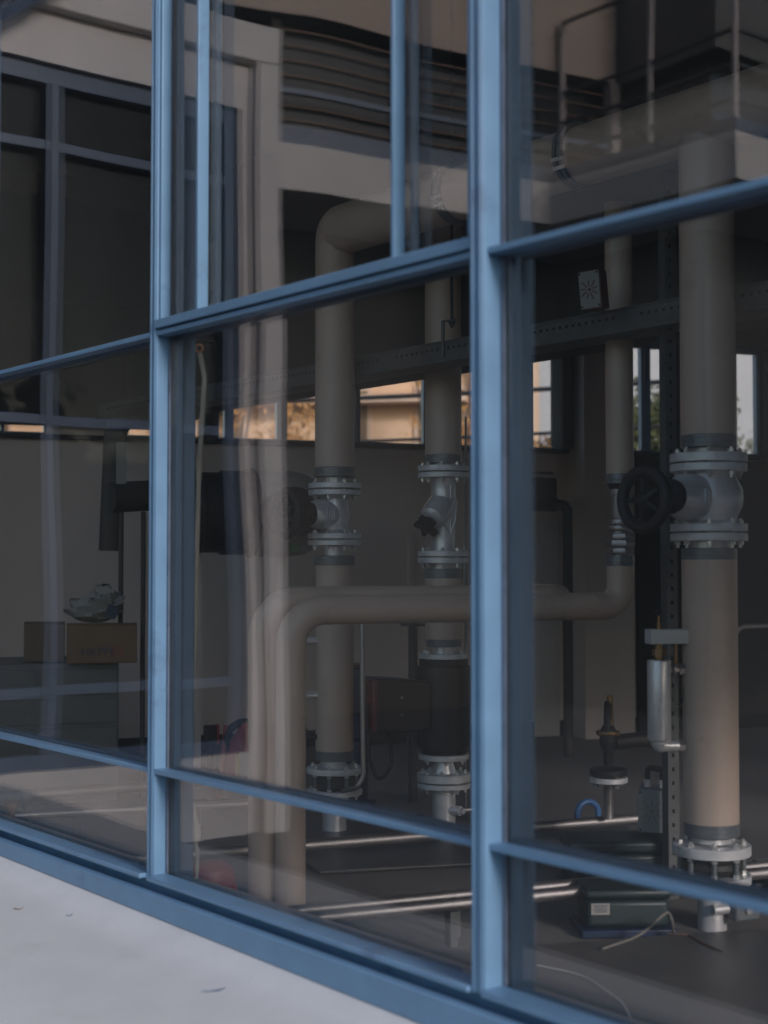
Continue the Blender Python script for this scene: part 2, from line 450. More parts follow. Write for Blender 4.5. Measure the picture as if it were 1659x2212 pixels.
for i in range(8): gwbox(sL * i / 8 + .03, sL * (i + 1) / 8 - .03, .004, -.85, .42, 'glass_pane', GLASS_FAR)
q0 = sa - snv * 5.0 + sdv * .4; q1 = sb - snv * 5.0
k = MB().prism([Vector((q.x, q.y, EYE - 1.68)) for q in (q0, q1, q1 - snv * .2, q0 - snv * .2)], (0, 0, 4.3))  # added unseen wall, keeps direct sun out of the side glazing
tag(k.build('sun_block_wall', WHITE), 'added white wall out of view keeping sun off the glazed end', 'wall')
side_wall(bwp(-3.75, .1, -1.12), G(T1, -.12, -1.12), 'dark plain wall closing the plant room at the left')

WZ0, WZ1 = .745, 1.50
bw = thing('back_wall', 'grey beige rear wall with a strip of small windows under a dark lintel', 'wall', bwp(0, 0, -1.12), math.atan2(BW.y, BW.x))
k = MB(); bwbox(k, -4, 6, -.07, 0, -1.12, WZ0); k.build('wall', WALL, bw)
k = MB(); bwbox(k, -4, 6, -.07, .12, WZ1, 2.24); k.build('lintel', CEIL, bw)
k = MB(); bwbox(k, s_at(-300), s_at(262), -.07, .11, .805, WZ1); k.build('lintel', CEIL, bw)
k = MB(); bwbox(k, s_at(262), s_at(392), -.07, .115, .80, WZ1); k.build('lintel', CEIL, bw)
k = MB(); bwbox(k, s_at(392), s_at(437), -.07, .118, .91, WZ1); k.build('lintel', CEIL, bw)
k = MB(); bwbox(k, s_at(1372), 6, .001, .04, -1.12, WZ0 - .03); k.build('panel', CEIL, bw)  # added dark sheet, shade of the wall's right end put into colour
k = MB(); bwbox(k, -4, 6, -.02, .045, WZ0 - .022, WZ0 + .003); k.build('window_sill', BLACK, bw)
# piers between the openings, as pixel columns at window height; dark right ones hold shade in their colour
for (p0, p1, mm_, dd) in ((-620, -180, WALL, 0), (98, 262, WALL, 0), (440, 460, CEIL, .02), (1201, 1245, CEIL, .10), (1225, 1330, WALL, .24), (1452, 1585, CEIL, .05), (1650, 1900, CEIL, .05)):
    k = MB(); bwbox(k, s_at(p0), s_at(p1), -.07, dd + .002, WZ0 if dd < .2 else -1.12, WZ1); k.build('pier', mm_, bw)
def bwin(p0, p1, bars, z1=WZ1):
    s0, s1 = s_at(p0), s_at(p1)
    f = MB()
    bwbox(f, s0, s1, -.065, -.03, WZ0, WZ0 + .02); bwbox(f, s0, s1, -.065, -.03, WZ1 - .04, WZ1)
    for (q0, q1) in bars:
        bwbox(f, s_at(q0), s_at(q1), -.068, -.02, WZ0 + .02, WZ1 - .04)
    fr = f.build('window', BLUE, bw, bevel=.003)
    g = MB(); bwbox(g, s0, s1, -.05, -.045, WZ0 + .02, WZ1 - .04); g.build('pane', GLASS_FAR, fr)
bwin(-180, 98, [(0, 8), (94, 98)])
bwin(262, 440, [(262, 266), (398, 402)])
bwin(460, 1201, [(461, 474), (486, 506), (600, 604), (606, 622), (768, 772), (774, 781), (918, 926), (1148, 1156)])
bwin(1330, 1452, [(1391, 1396), (1399, 1411)])
bwin(1585, 1650, [(1641, 1650)])
# joints of the wall panels and the pale door on the right of it
k = MB()
for (p0, p1) in ((1150, 1205),):
    bwbox(k, s_at(p0), s_at(p1) , .001, .02, -1.12, .30)
k.build('panel', PALEP, bw, bevel=.004)
k = MB()
for px in (885, 1006):
    bwbox(k, s_at(px) - .018, s_at(px) + .018, .001, .03, -1.12, .2)
k.build('wall_rail', WALL, bw, bevel=.003)
k = MB(); bwbox(k, -4, 6, .001, .012, -1.12, -1.02); k.build('skirting', CEIL, bw)

# ------------------------------------------------------------------ pipework parts
bolt_mesh = {}
def bolt_template(L, hr):
    key = (round(L, 3), round(hr, 3))
    if key not in bolt_mesh:
        k = MB()
        k.lathe((0, 0, L / 2), (0, 0, 1), [(0, hr), (hr * 1.05, hr), (hr * 1.15, hr * .86)], 6)
        k.lathe((0, 0, -L / 2), (0, 0, -1), [(0, hr), (hr * 1.1, hr)], 6)
        k.lathe((0, 0, -L / 2 - hr * 2.0), (0, 0, 1), [(0, hr * .5), (L + hr * 3.6, hr * .5)], 10)
        o = k.build('bolt', BOLT); me = o.data; bpy.data.objects.remove(o); bolt_mesh[key] = me
    return bolt_mesh[key]
def bolts(parent, c, z0, z1, rad, n=8, hr=.011, ph=0.0, name='bolt'):
    """bolts through a flange; c is the pipe axis, z0..z1 the flange faces"""
    me = bolt_template(z1 - z0, hr); inv = FR[parent.name]
    for i in range(n):
        a = 2 * math.pi * (i + .5) / n + ph
        o = bpy.data.objects.new(name, me); COL.objects.link(o); o.parent = parent
        o.location = inv @ Vector((c.x + rad * math.cos(a), c.y + rad * math.sin(a), (z0 + z1) / 2))
        o.rotation_euler = (0, 0, random.random())

class Riser:
    """a vertical run of pipe whose heights are read off the photograph at its own distance"""
    def __init__(s, px, d, name, label, cat, group):
        s.d = d; p = at(px, 1218, d); s.c = Vector((p.x, p.y, 0)); s.px = px
        s.t = thing(name, label, cat, (p.x, p.y, 0), 0, group)
    def z(s, y): return at(s.px, y, s.d).z
    def r(s, w): return w / 2 / FPX * s.d
    def at(s, z): return Vector((s.c.x, s.c.y, z))
    def jacket(s, y0, y1, w, m_=None, name='pipe_jacket'):
        return MB().cyl(s.at(s.z(y1)), s.at(s.z(y0)), s.r(w), seg=48).build(name, m_ or BEIGE, s.t)
    def band(s, y0, y1, w):
        z0, z1 = s.z(y1), s.z(y0); r = s.r(w); h = z1 - z0
        return MB().lathe(s.at(z0), (0, 0, 1), [(0, r * .97), (.003, r), (h * .28, r), (h * .30, r * 1.012), (h * .36, r * 1.012), (h * .38, r), (h * .66, r), (h * .68, r * 1.012), (h * .74, r * 1.012), (h * .76, r), (h - .003, r), (h, r * .97)], 48).build('end_band', BAND, s.t)
    def neck(s, y0, y1, w, w2=None, m_=None, name='neck'):
        return MB().lathe(s.at(s.z(y1)), (0, 0, 1), [(0, s.r(w2 or w)), (s.z(y0) - s.z(y1), s.r(w))], 36).build(name, m_ or STEEL, s.t)
    def flange(s, discs, w, n=8, ph=0.0, bolt=True, hr=None):
        k = MB(); r = s.r(w)
        for (y0, y1) in discs:
            z0, z1 = s.z(y1), s.z(y0); e = .002
            k.lathe(s.at(z0), (0, 0, 1), [(0, r - e), (e, r), (z1 - z0 - e, r), (z1 - z0, r - e)], 56)
        if len(discs) == 2:
            k.lathe(s.at(s.z(discs[1][0]) - .002), (0, 0, 1), [(0, r * .72), (s.z(discs[0][1]) - s.z(discs[1][0]) + .004, r * .72)], 32)
        f = k.build('flange', FLANGE, s.t)
        if bolt: bolts(f, s.c, s.z(discs[-1][1]), s.z(discs[0][0]), r * .80, n, hr or r * .088, ph)
        return f
    def handwheel(s, body, hub, ax, RR, r, spokes=5):
        k = MB().torus(hub, ax, RR - r, r, 48, 14)
        ax = Vector(ax).normalized(); x = Vector((0, 0, 1)); x = (x - ax * x.dot(ax)).normalized(); y = ax.cross(x)
        k.lathe(hub - ax * .022, ax, [(0, .012), (.004, .022), (.034, .022), (.045, .012)], 20)
        for i in range(spokes):
            a = 2 * math.pi * i / spokes + .3
            e = x * math.cos(a) + y * math.sin(a)
            k.tube([hub + e * .015, hub + e * (RR * .5) - ax * .012, hub + e * (RR - r)], [.011, .008, .009], 10)
        return k.build('handwheel', BLACK, body)

GRP = 'beige insulated pipe risers'
# --- riser A, nearest, right
A = Riser(1532, 4.45, 'pipe_riser', 'thick beige riser at the right with gate valve and black handwheel', 'pipe', GRP)
A.jacket(300, 941, 118); A.band(940, 969, 119)
A.neck(968, 981, 84)
A.flange([(980.5, 1000), (1003, 1020)], 164, 8, .2)
zc = A.z(1076)
k = MB(); zt, zb = A.z(1020), A.z(1132); h = zt - zb; r0 = A.r(150)
k.lathe(A.at(zb), (0, 0, 1), [(0, r0 * .86), (h * .06, r0 * .80), (h * .16, r0 * .82), (h * .34, r0 * .95), (h * .52, r0 * .985), (h * .7, r0 * .93), (h * .86, r0 * .80), (h * .95, r0 * .78), (h, r0 * .84)], 44)
bd = -M
k.lathe(A.at(zc), bd, [(0, .074), (.10, .074), (.125, .070), (.150, .056), (.168, .048)], 36)
bodyA = k.build('gate_valve', STEEL, A.t)
k = MB().lathe(A.at(zc) + bd * .165, bd, [(0, .050), (.012, .054), (.03, .054), (.045, .032), (.09, .026), (.135, .018)], 28)
k.build('bonnet', BLACK, bodyA)
A.handwheel(bodyA, A.at(zc - .012) + bd * .300, bd + Vector((0, 0, .02)), .103, .0185)
# raised casting marks
k = MB(); side = Vector((bd.y, -bd.x, 0))
if side.y > 0: side = -side
for i, (dx, hh) in enumerate(((.052, .046), (.066, .046), (.084, .03), (.093, .046), (.106, .046))):
    k.obox(A.at(zc) + bd * dx + side * .0745, bd * .0022, side * .0022, Vector((0, 0, hh / 2)))
for zz in (-.022, .022):
    k.obox(A.at(zc + zz) + bd * .059 + side * .0745, bd * .008, side * .0018, Vector((0, 0, .002)))
k.build('casting_mark', STEEL, bodyA)
A.flange([(1132, 1149), (1152, 1169)], 164, 8, .2)
A.neck(1169, 1186, 92)
A.band(1184, 1210, 118); A.jacket(1209, 1775, 118); A.band(1773, 1803, 119)
A.neck(1802, 1818, 84)
f1 = A.flange([(1822, 1844)], 166, 8, .25)
k = MB().lathe(A.at(A.z(1884)), (0, 0, 1), [(0, A.r(112)), (.02, A.r(128)), (.035, A.r(120)), (A.z(1844) - A.z(1884) - .012, A.r(124)), (A.z(1844) - A.z(1884), A.r(112))], 40)
ej = k.build('expansion_joint', RUBBER, A.t)
for i in range(8):
    a = 2 * math.pi * (i + .5) / 8 + .25; e = Vector((math.cos(a), math.sin(a), 0)) * A.r(166) * .80
    MB().cyl(A.at(A.z(1884)) + e, A.at(A.z(1844)) + e, .0085, seg=14).build('tie_rod', BAND, ej)
A.flange([(1886, 1905)], 166, 8, .25)
A.neck(1904, 1916, 70); A.neck(1915, 2030, 62)
MB().torus(A.at(A.z(1921)), (0, 0, 1), A.r(62), .004, 40, 8).build('weld_bead', STEEL, A.t)

# --- riser B, left
B = Riser(723, 6.0, 'pipe_riser', 'beige riser behind the bent pipe at left with square gate valve', 'pipe', GRP)
B.jacket(560, 1011, 86); B.band(1010, 1031, 89)
B.neck(1030, 1046, 52)
B.flange([(1044.5, 1056), (1059.5, 1070.5)], 114, 8, .1)
zc = B.z(1112)
k = MB(); zt, zb = B.z(1070), B.z(1153); h = zt - zb
k.lathe(B.at(zb), (0, 0, 1), [(0, B.r(74)), (h * .1, B.r(60)), (h * .25, B.r(62)), (h * .5, B.r(68)), (h * .75, B.r(62)), (h * .9, B.r(58)), (h, B.r(72))], 36)
k.lathe(B.at(zc), bd, [(0, .062), (.085, .062), (.105, .058), (.125, .046)], 30)
bodyB = k.build('gate_valve', STEEL, B.t)
MB().lathe(B.at(zc) + bd * .124, bd, [(0, .048), (.015, .05), (.03, .045), (.06, .030), (.085, .034), (.087, .088), (.098, .088), (.10, .03), (.13, .02)], 32).build('bonnet', BLACK, bodyB)
B.handwheel(bodyB, B.at(zc) + bd * .245, bd, .108, .02)
k = MB(); 
for dx in (.046, .058, .070, .082):
    k.obox(B.at(zc) + bd * dx + side * .0625, bd * .002, side * .002, Vector((0, 0, .026)))
for zz in (-.026, .026):
    k.obox(B.at(zc + zz) + bd * .064 + side * .0625, bd * .02, side * .0015, Vector((0, 0, .002)))
k.build('casting_mark', STEEL, bodyB)
B.flange([(1152.5, 1164), (1167.5, 1178.5)], 116, 8, .1)
B.neck(1178, 1202, 48)
B.band(1200, 1221, 88); B.jacket(1220, 1620, 82); B.band(1619, 1641, 80)
B.neck(1640, 1658, 52)
B.flange([(1656.5, 1669)], 120, 8, .2)
k = MB().lathe(B.at(B.z(1705)), (0, 0, 1), [(0, B.r(82)), (.015, B.r(96)), (B.z(1669) - B.z(1705) - .015, B.r(94)), (B.z(1669) - B.z(1705), B.r(82))], 36)
ej = k.build('expansion_joint', RUBBER, B.t)
for i in range(8):
    a = 2 * math.pi * (i + .5) / 8 + .2; e = Vector((math.cos(a), math.sin(a), 0)) * B.r(120) * .80
    MB().cyl(B.at(B.z(1705)) + e, B.at(B.z(1669)) + e, .009, seg=12).build('tie_rod', BAND, ej)
B.flange([(1704, 1715)], 120, 8, .2)
B.neck(1714, 1728, 62); B.neck(1727, 1806, 52)
for y in (1383, 1500):                                   # measuring nipples on its left side
    c = B.at(B.z(y)); k = MB().cyl(c - BW * .07, c - BW * .135, .0155, seg=16)
    k.lathe(c - BW * .128, -BW, [(0, .022), (.018, .022)], 6); k.cyl(c - BW * .145, c - BW * .165, .010, seg=12)
    k.build('nipple', STEEL, B.t)
k = MB().tube(fillet([B.at(B.z(1590)) - BW * .07, B.at(B.z(1590)) - BW * .12, B.at(B.z(1560)) - BW * .14], .02), .011, 12); k.build('hose_tail', BLACK, B.t)

# --- riser C, middle, with the balancing valve and the pump below
C = Riser(958, 6.1, 'pipe_riser', 'beige riser in the middle with silver angled valve above the pump', 'pipe', GRP)
C.jacket(420, 984, 79); C.band(982, 1002, 80)
C.neck(1001, 1008, 58)
C.flange([(1006.5, 1019), (1022, 1033)], 111, 8, .3)
zt, zb = C.z(1033), C.z(1191); h = zt - zb
k = MB().lathe(C.at(zb), (0, 0, 1), [(0, C.r(52)), (h * .08, C.r(50)), (h * .35, C.r(52)), (h * .6, C.r(60)), (h * .8, C.r(54)), (h * .93, C.r(54)), (h, C.r(62))], 36)
yd = (-BW * .62 + BN * .35 - Vector((0, 0, .62))).normalized()
c0 = C.at(zb + h * .66)
k.lathe(c0 - yd * .03, yd, [(0, .052), (.05, .060), (.10, .060), (.130, .056), (.142, .044), (.150, .028)], 30)
# ribs cast on the body
for sgn in (-1, 1):
    k.tube([C.at(zb + h * .62) + BN * .035 + BW * (.045 * sgn), C.at(zb + h * .40) + BN * .056 + BW * (.03 * sgn), C.at(zb + h * .24) + BN * .05 + BW * .012], .0045, 8)
k.tube([C.at(zb + h * .9) + BN * .051 + BW * .012, C.at(zb + h * .22) + BN * .050 + BW * .012], .0042, 8)
k.tube([c0 + BN * .062 - BW * .045, c0 + BN * .060 - Vector((0, 0, .03)), c0 + BN * .058 + BW * .03 + Vector((0, 0, .005))], .004, 8)
bv = k.build('balancing_valve', STEEL, C.t)
hub = c0 + yd * .118
k = MB().lathe(hub, yd, [(0, .026), (.02, .026), (.03, .022)], 18)
px_ = Vector((0, 0, 1)) - yd * yd.z; px_.normalize(); py_ = yd.cross(px_)
star = []
for i in range(48):
    a = 2 * math.pi * i / 48; rr = .043 + .014 * math.cos(5 * a)
    star.append(hub + yd * .024 + (px_ * math.cos(a) + py_ * math.sin(a)) * rr)
k.prism(star, yd * .026)
k.build('star_knob', BLACK, bv, bevel=.004)
C.flange([(1190.5, 1202), (1205, 1217)], 111, 8, .3)
C.neck(1216, 1230, 56)
C.band(1228, 1249, 83); C.jacket(1248, 1380, 80); C.band(1378, 1396, 76)
C.neck(1395, 1412, 44)
C.flange([(1411, 1422)], 106, 6, .1)
C.flange([(1627, 1639)], 109, 6, .1)
k = MB().lathe(C.at(C.z(1670)), (0, 0, 1), [(0, C.r(54)), (.02, C.r(50)), (.04, C.r(42)), (C.z(1638) - C.z(1670), C.r(40))], 32); k.build('reducer', STEEL, C.t)
C.flange([(1669, 1686), (1689.5, 1700)], 115, 8, .25)
C.neck(1700, 1790, 50)
MB().torus(C.at(C.z(1712)), (0, 0, 1), C.r(50), .004, 36, 8).build('weld_bead', STEEL, C.t)
c = C.at(C.z(1747)); k = MB().cyl(c + BN * .03 + BW * .01, c + BN * .075 + BW * .045, .021, seg=18)
k.lathe(c + BN * .072 + BW * .043, (BN + BW * .7), [(0, .014), (.02, .014), (.024, .009)], 6); k.build('drain_cock', STEEL, C.t)
MB().cyl(c + BW * .06 + BN * .06, c + BW * .30 + BN * .05, .012, seg=14).build('drain_pipe', CHROME, C.t)

# --- the pump on riser C
pc = C.at(C.z(1525))
pump = thing('circulation_pump', 'dark circulation pump with square control head in the middle riser', 'pump', (pc.x, pc.y, pc.z - .18))
z0, z1 = C.z(1626), C.z(1422); h = z1 - z0; r_ = C.r(119)
k = MB().lathe(C.at(z0), (0, 0, 1), [(0, r_ * .84), (h * .07, r_ * .86), (h * .075, r_ * .95), (h * .16, r_ * .99), (h * .5, r_), (h * .88, r_), (h * .92, r_ * .97), (h * .925, r_ * .88), (h * .99, r_ * .88), (h, r_ * .84)], 44)
k.build('casing', PUMPC, pump)
hl = .118; cz = C.z(1515)
cc = C.at(cz) - BW * (.105 + hl) + BN * .012
k = MB(); a_ = BW * hl; b_ = BN * .075
pr = []
for (s, zz) in ((-1, .104), (-.98, .112), (-.3, .108), (1.0, .094), (1.12, .088), (1.12, -.095), (1.0, -.105), (.2, -.118), (-.98, -.112), (-1, -.104)):
    pr.append(cc + a_ * s - b_ + Vector((0, 0, zz)))
k.prism(pr, b_ * 2)
head = k.build('control_head', PUMPC, pump, bevel=.014, seg=3)
k = MB().obox(cc - a_ * .99 , BW * .011, BN * .078, Vector((0, 0, .108))); k.build('trim', REDP, head, bevel=.006)
for zz in (.03, -.04):
    MB().lathe(cc + BW * .0 + BN * .075 + Vector((0, 0, zz)), BN, [(0, .006), (.004, .006)], 6).build('screw', BAND, head)
g0 = cc - a_ * .28 - Vector((0, 0, .112)) + BN * .03
k = MB().lathe(g0, (0, 0, -1), [(0, .014), (.02, .014), (.022, .011), (.04, .010)], 16); k.build('cable_gland', BLACK, pump)
k = MB().tube(fillet([g0 - Vector((0, 0, .035)), g0 - Vector((-.005, 0, .14)), g0 - BW * .05 - Vector((0, 0, .22)), g0 - BW * .095 - Vector((0, 0, .10)), g0 - BW * .10 + Vector((0, 0, .12))], .05), .0075, 12)
k.build('power_cable', RUBBER, pump)

# --- pipe D: up from the floor, across, and up again at the right
Dl = at(629, 1218, 4.67); Dr = at(1340, 1218, 5.13); DZ = EYE - .150; rD = .049
Dt = thing('pipe_riser', 'beige pipe bent at both ends crossing in front of the other risers', 'pipe', (Dl.x, Dl.y, 0), 0, GRP)
dl = Vector((Dl.x, Dl.y, 0)); dr = Vector((Dr.x, Dr.y, 0))
def zD(y): return at(1340, y, 5.13).z
k = MB().tube(fillet([dl + Vector((0, 0, 0)), dl + Vector((0, 0, DZ)), dr + Vector((0, 0, DZ)), dr + Vector((0, 0, zD(1222)))], .115, 14), rD, 40)
k.build('pipe_jacket', BEIGE, Dt, smooth=60)
k = MB()
for (p, ax) in ((dl + Vector((0, 0, DZ - .30)), Vector((0, 0, 1))), (dl + Vector((0, 0, DZ - .118)), Vector((0, 0, 1))), (dl + (dr - dl).normalized() * .12 + Vector((0, 0, DZ)), dr - dl), (dr - (dr - dl).normalized() * .12 + Vector((0, 0, DZ)), dr - dl), (dr + Vector((0, 0, DZ + .12)), Vector((0, 0, 1)))):
    MB().lathe(p, ax, [(0, rD * .9), (0, rD + .0012), (.006, rD + .0012), (.006, rD * .9)], 40).build('jacket_seam', BEIGE, Dt)
def dband(y0, y1):
    h = zD(y0) - zD(y1); r = rD + .0015
    MB().lathe(dr + Vector((0, 0, zD(y1))), (0, 0, 1), [(0, r * .96), (.002, r), (h * .3, r), (h * .33, r * 1.03), (h * .4, r * 1.03), (h * .43, r), (h, r * .98)], 40).build('end_band', BAND, Dt)
dband(1200, 1223); dband(1024, 1046)
k = MB()
def dl_(y0, y1, w, seg=30): k.lathe(dr + Vector((0, 0, zD(y1))), (0, 0, 1), [(0, w / 2 / FPX * 5.13 * .97), (.002, w / 2 / FPX * 5.13), (zD(y0) - zD(y1) - .002, w / 2 / FPX * 5.13), (zD(y0) - zD(y1), w / 2 / FPX * 5.13 * .97)], seg)
dl_(1050, 1070, 42); dl_(1070, 1122, 36); dl_(1122, 1134, 46); dl_(1136, 1146, 50); dl_(1147, 1153, 40); dl_(1153, 1165, 52, 6); dl_(1167, 1181, 62, 6); dl_(1184, 1196, 50, 6); dl_(1046, 1204, 30)
k.build('union', CHROME, Dt)
MB().lathe(dr + Vector((0, 0, zD(1062))), (0, 0, 1), [(0, .03), (.03, rD * .98), (.034, rD * .98)], 30).build('cap', BLACK, Dt)
MB().cyl(dr + Vector((0, 0, zD(1025))), dr + Vector((0, 0, zD(440))), rD, seg=40).build('pipe_jacket', BEIGE, Dt)
# --- its twin just behind
D2 = dl - BW * .088 + Vector((-.01, .075, 0)); E2 = dr - BN * .098 - BW * .16
D2t = thing('pipe_riser', 'twin beige pipe close behind the bent crossing pipe', 'pipe', (D2.x, D2.y, 0), 0, GRP)
k = MB().tube(fillet([D2, D2 + Vector((0, 0, DZ + .026)), E2 + Vector((0, 0, DZ + .026)), E2 - BN * .5 + Vector((0, 0, DZ + .026))], .115, 14), rD, 36)
k.build('pipe_jacket', BEIGE, D2t, smooth=60)

# --- header pipe overhead, parallel to the glazing
hz = EYE + 1.397
hb = Vector((B.c.x, B.c.y, 0)); ha = Vector((A.c.x, A.c.y, 0)); hd = (ha - hb).normalized(); rH = .102
Ht = thing('header_pipe', 'large beige header pipe running overhead from the left riser', 'pipe', (ha.x, ha.y, hz))
k = MB().tube(fillet([hb + Vector((0, 0, B.z(572))), hb + Vector((0, 0, hz)), ha + hd * 2.4 + Vector((0, 0, hz))], .2, 14), [.0835] * 2 + [.0835 + (rH - .0835) * min(1, i / 12) for i in range(13)] + [rH] * 2, 44)
k.build('pipe_jacket', BEIGE, Ht, smooth=60)
for px in (990, 1256):
    v = (px - 829.5) / FPX
    s = (hb.x - v * hb.y) / (v * hd.y - hd.x)
    k = MB().lathe(hb + hd * (s - .02) + Vector((0, 0, hz)), hd, [(0, rH), (0, rH + .014), (.016, rH + .014), (.016, rH + .002), (.024, rH + .002), (.024, rH + .014), (.04, rH + .014), (.04, rH)], 44)
    f = k.build('joint_ring', BAND, Ht)
    for a in (-.5, -.25, 2.9, 3.15):
        e = Vector((0, 0, math.sin(a))) + Vector((hd.y, -hd.x, 0)) * math.cos(a)
        MB().obox(hb + hd * s + Vector((0, 0, hz)) + e * (rH + .012), hd * .024, e * .006, e.cross(hd) * .006).build('clip', BOLT, f)

# --- dark downstand beam behind the risers, parallel to the glazing
q0 = ha + M * .78 - U * 2.2; q1 = ha + M * .78 + U * 5.0
k = MB().prism([Vector((q.x, q.y, EYE + .915)) for q in (q0, q1, q1 + M * .25, q0 + M * .25)], (0, 0, 1.33))
tag(k.build('ceiling_beam', CEIL), 'deep dark beam under the ceiling just behind the perforated tray', 'beam')

# --- perforated cable tray behind risers A and B, in front of C
off = M * .215
tr0 = ha + off + hd * 1.6; tr1 = ha + off - U * 0 ; tdir = -U
trc = Vector((A.c.x, A.c.y, 0)) + off
TZ = EYE + .838
tray = thing('cable_tray', 'long grey perforated steel tray slung below the header', 'tray', (trc.x, trc.y, TZ))
side = Vector((M.x, M.y, 0))
def trp(t, o, z): return trc + U * t + side * o + Vector((0, 0, TZ + z))
k = MB()
def trbox(k, t0, t1, o0, o1, z0, z1):
    return k.hexa([trp(t0, o0, z0), trp(t1, o0, z0), trp(t1, o1, z0), trp(t0, o1, z0), trp(t0, o0, z1), trp(t1, o0, z1), trp(t1, o1, z1), trp(t0, o1, z1)])
trbox(k, -1.5, 4.3, -.085, -.082, -.036, .036); trbox(k, -1.5, 4.3, .082, .085, -.036, .036); trbox(k, -1.5, 4.3, -.085, .085, -.039, -.0365)
trbox(k, -1.5, 4.3, -.090, -.083, .034, .040); trbox(k, -1.5, 4.3, -.095, -.0853, -.045, -.036)
k.build('tray_body', GALV, tray)
k = MB(); t = -1.45
while t < 4.2:
    if int(t * 10) % 13 != 4: trbox(k, t, t + .012, -.0858, -.0846, .004, .014)
    t += .032
k.build('slot', DARKHOLE, tray)
hg = thing('tray_hanger', 'dark Z-shaped steel hanger with threaded rod at the middle riser', 'hanger', at(962, 740, 5.62))
c1 = at(957, 772, 5.62); c2 = at(957, 694, 5.62); c3 = at(985, 691, 5.62)
dxx = (c3 - c2)
k = MB().tube([c1, c2, c3], .0075, 8); k.build('bracket', GALV, hg)
rod = at(976, 691, 5.62)
k = MB().cyl(rod - Vector((0, 0, .03)), Vector((rod.x, rod.y, EYE + 2.25)), .006, seg=10)
k.lathe(rod - Vector((0, 0, .018)), (0, 0, 1), [(0, .013), (.012, .013)], 6)
k.build('threaded_rod', BLACK, hg)

# --- sunburst junction boxes
def sunburst_box(c, ex, ez, depth, w_, h_, label, lid, ray_m, side_m, name='junction_box'):
    """c centre of the front, ex along the front, ez up"""
    ey = ex.cross(ez).normalized()
    if ey.y > 0: ey = -ey
    t = thing(name, label, 'junction box', c - ez * (h_ / 2))
    MB().obox(c - ey * depth, ex * (w_ / 2), ey * depth, ez * (h_ / 2)).build('box', side_m, t, bevel=.004)
    MB().obox(c + ey * .004, ex * (w_ / 2 - .002), ey * .003, ez * (h_ / 2 - .002)).build('lid', lid, t, bevel=.003)
    k = MB(); rr = min(w_, h_) * .5
    k.lathe(c + ey * .0065, ey, [(0, rr * .16), (.003, rr * .14)], 20)
    for i in range(9):
        a = 2 * math.pi * i / 9 + .2; e = ex * math.cos(a) + ez * math.sin(a); n_ = ex * -math.sin(a) + ez * math.cos(a)
        r1 = rr * (.92 if i % 2 else .78)
        k.obox(c + ey * .0085 + e * (rr * .3 + r1) / 2, e * (r1 - rr * .3) / 2, ey * .001, n_ * rr * .05)
    k.build('star_mark', ray_m, t)
    for (sx, sz) in ((-.8, .85), (.8, -.85), (-.8, -.85), (.8, .85)):
        MB().lathe(c + ey * .006 + ex * w_ / 2 * sx + ez * h_ / 2 * sz, ey, [(0, .004), (.003, .004)], 10).build('screw', BLACK, t)
    return t, ey
ez = (Vector((0, 0, 1)) + BW * -.09).normalized(); ex = Vector((.84, -.54, 0)); ex = (ex - ez * ex.dot(ez)).normalized()
sunburst_box(at(1275, 626, 4.86), ex, ez, .03, .080, .132, 'pale cover box with red star of lines leaning on the tray', SIGNW, REDP, REDP)
ez = Vector((0, 0, 1)); ex = (BW + U * -1.1).normalized()
bx = at(1409, 1752, 4.95)
jb, ey = sunburst_box(bx, ex, ez, .055, .098, .150, 'grey box with star of lines near the floor beside right riser', GREYBOX, CABLE, GREYBOX)
for dx in (-.022, .03):
    c = bx - ey * .05 + ex * dx + Vector((0, 0, .075))
    MB().lathe(c, (0, 0, 1), [(0, .013), (.012, .013), (.013, .015), (.024, .015), (.026, .010)], 14).build('cable_gland', PALEP, jb)
    k = MB().tube(fillet([c + Vector((0, 0, .02)), c + Vector((0, 0, .062 - dx * .3)), at(1448, 1668 + (dx > 0) * 26, 4.9)], .03), .010, 12); k.build('hose', RUBBER, jb)
    e_ = at(1448, 1668 + (dx > 0) * 26, 4.9)
    MB().lathe(e_, (1, 0, 0), [(0, .016), (.012, .016), (.016, .012)], 14).build('hose_end', PALEP, jb)

# --- vertical perforated strut
sc = at(1452, 1218, 4.84)
strut = thing('strut_channel', 'tall perforated steel channel standing just left of right riser', 'channel', (sc.x, sc.y, 0))
k = MB(); ex = BW; ey = BN
for (x0, x1, y0, y1) in ((-.021, .021, -.003, 0), (-.021, -.018, -.04, -.003), (.018, .021, -.04, -.003)):
    c_ = Vector((sc.x, sc.y, 0)) + ex * (x0 + x1) / 2 + ey * (y0 + y1) / 2
    k.obox(c_ + Vector((0, 0, (TZ + .5) / 2)), ex * (x1 - x0) / 2, ey * (y1 - y0) / 2, Vector((0, 0, (TZ + .5) / 2)))
k.build('channel', GALV, strut)
k = MB(); z = .06
while z < TZ + .45:
    k.obox(Vector((sc.x, sc.y, z)) + ey * .0008 - ex * .002, ex * .0045, ey * .0006, Vector((0, 0, .0065))); z += .0465
k.build('slot', DARKHOLE, strut)

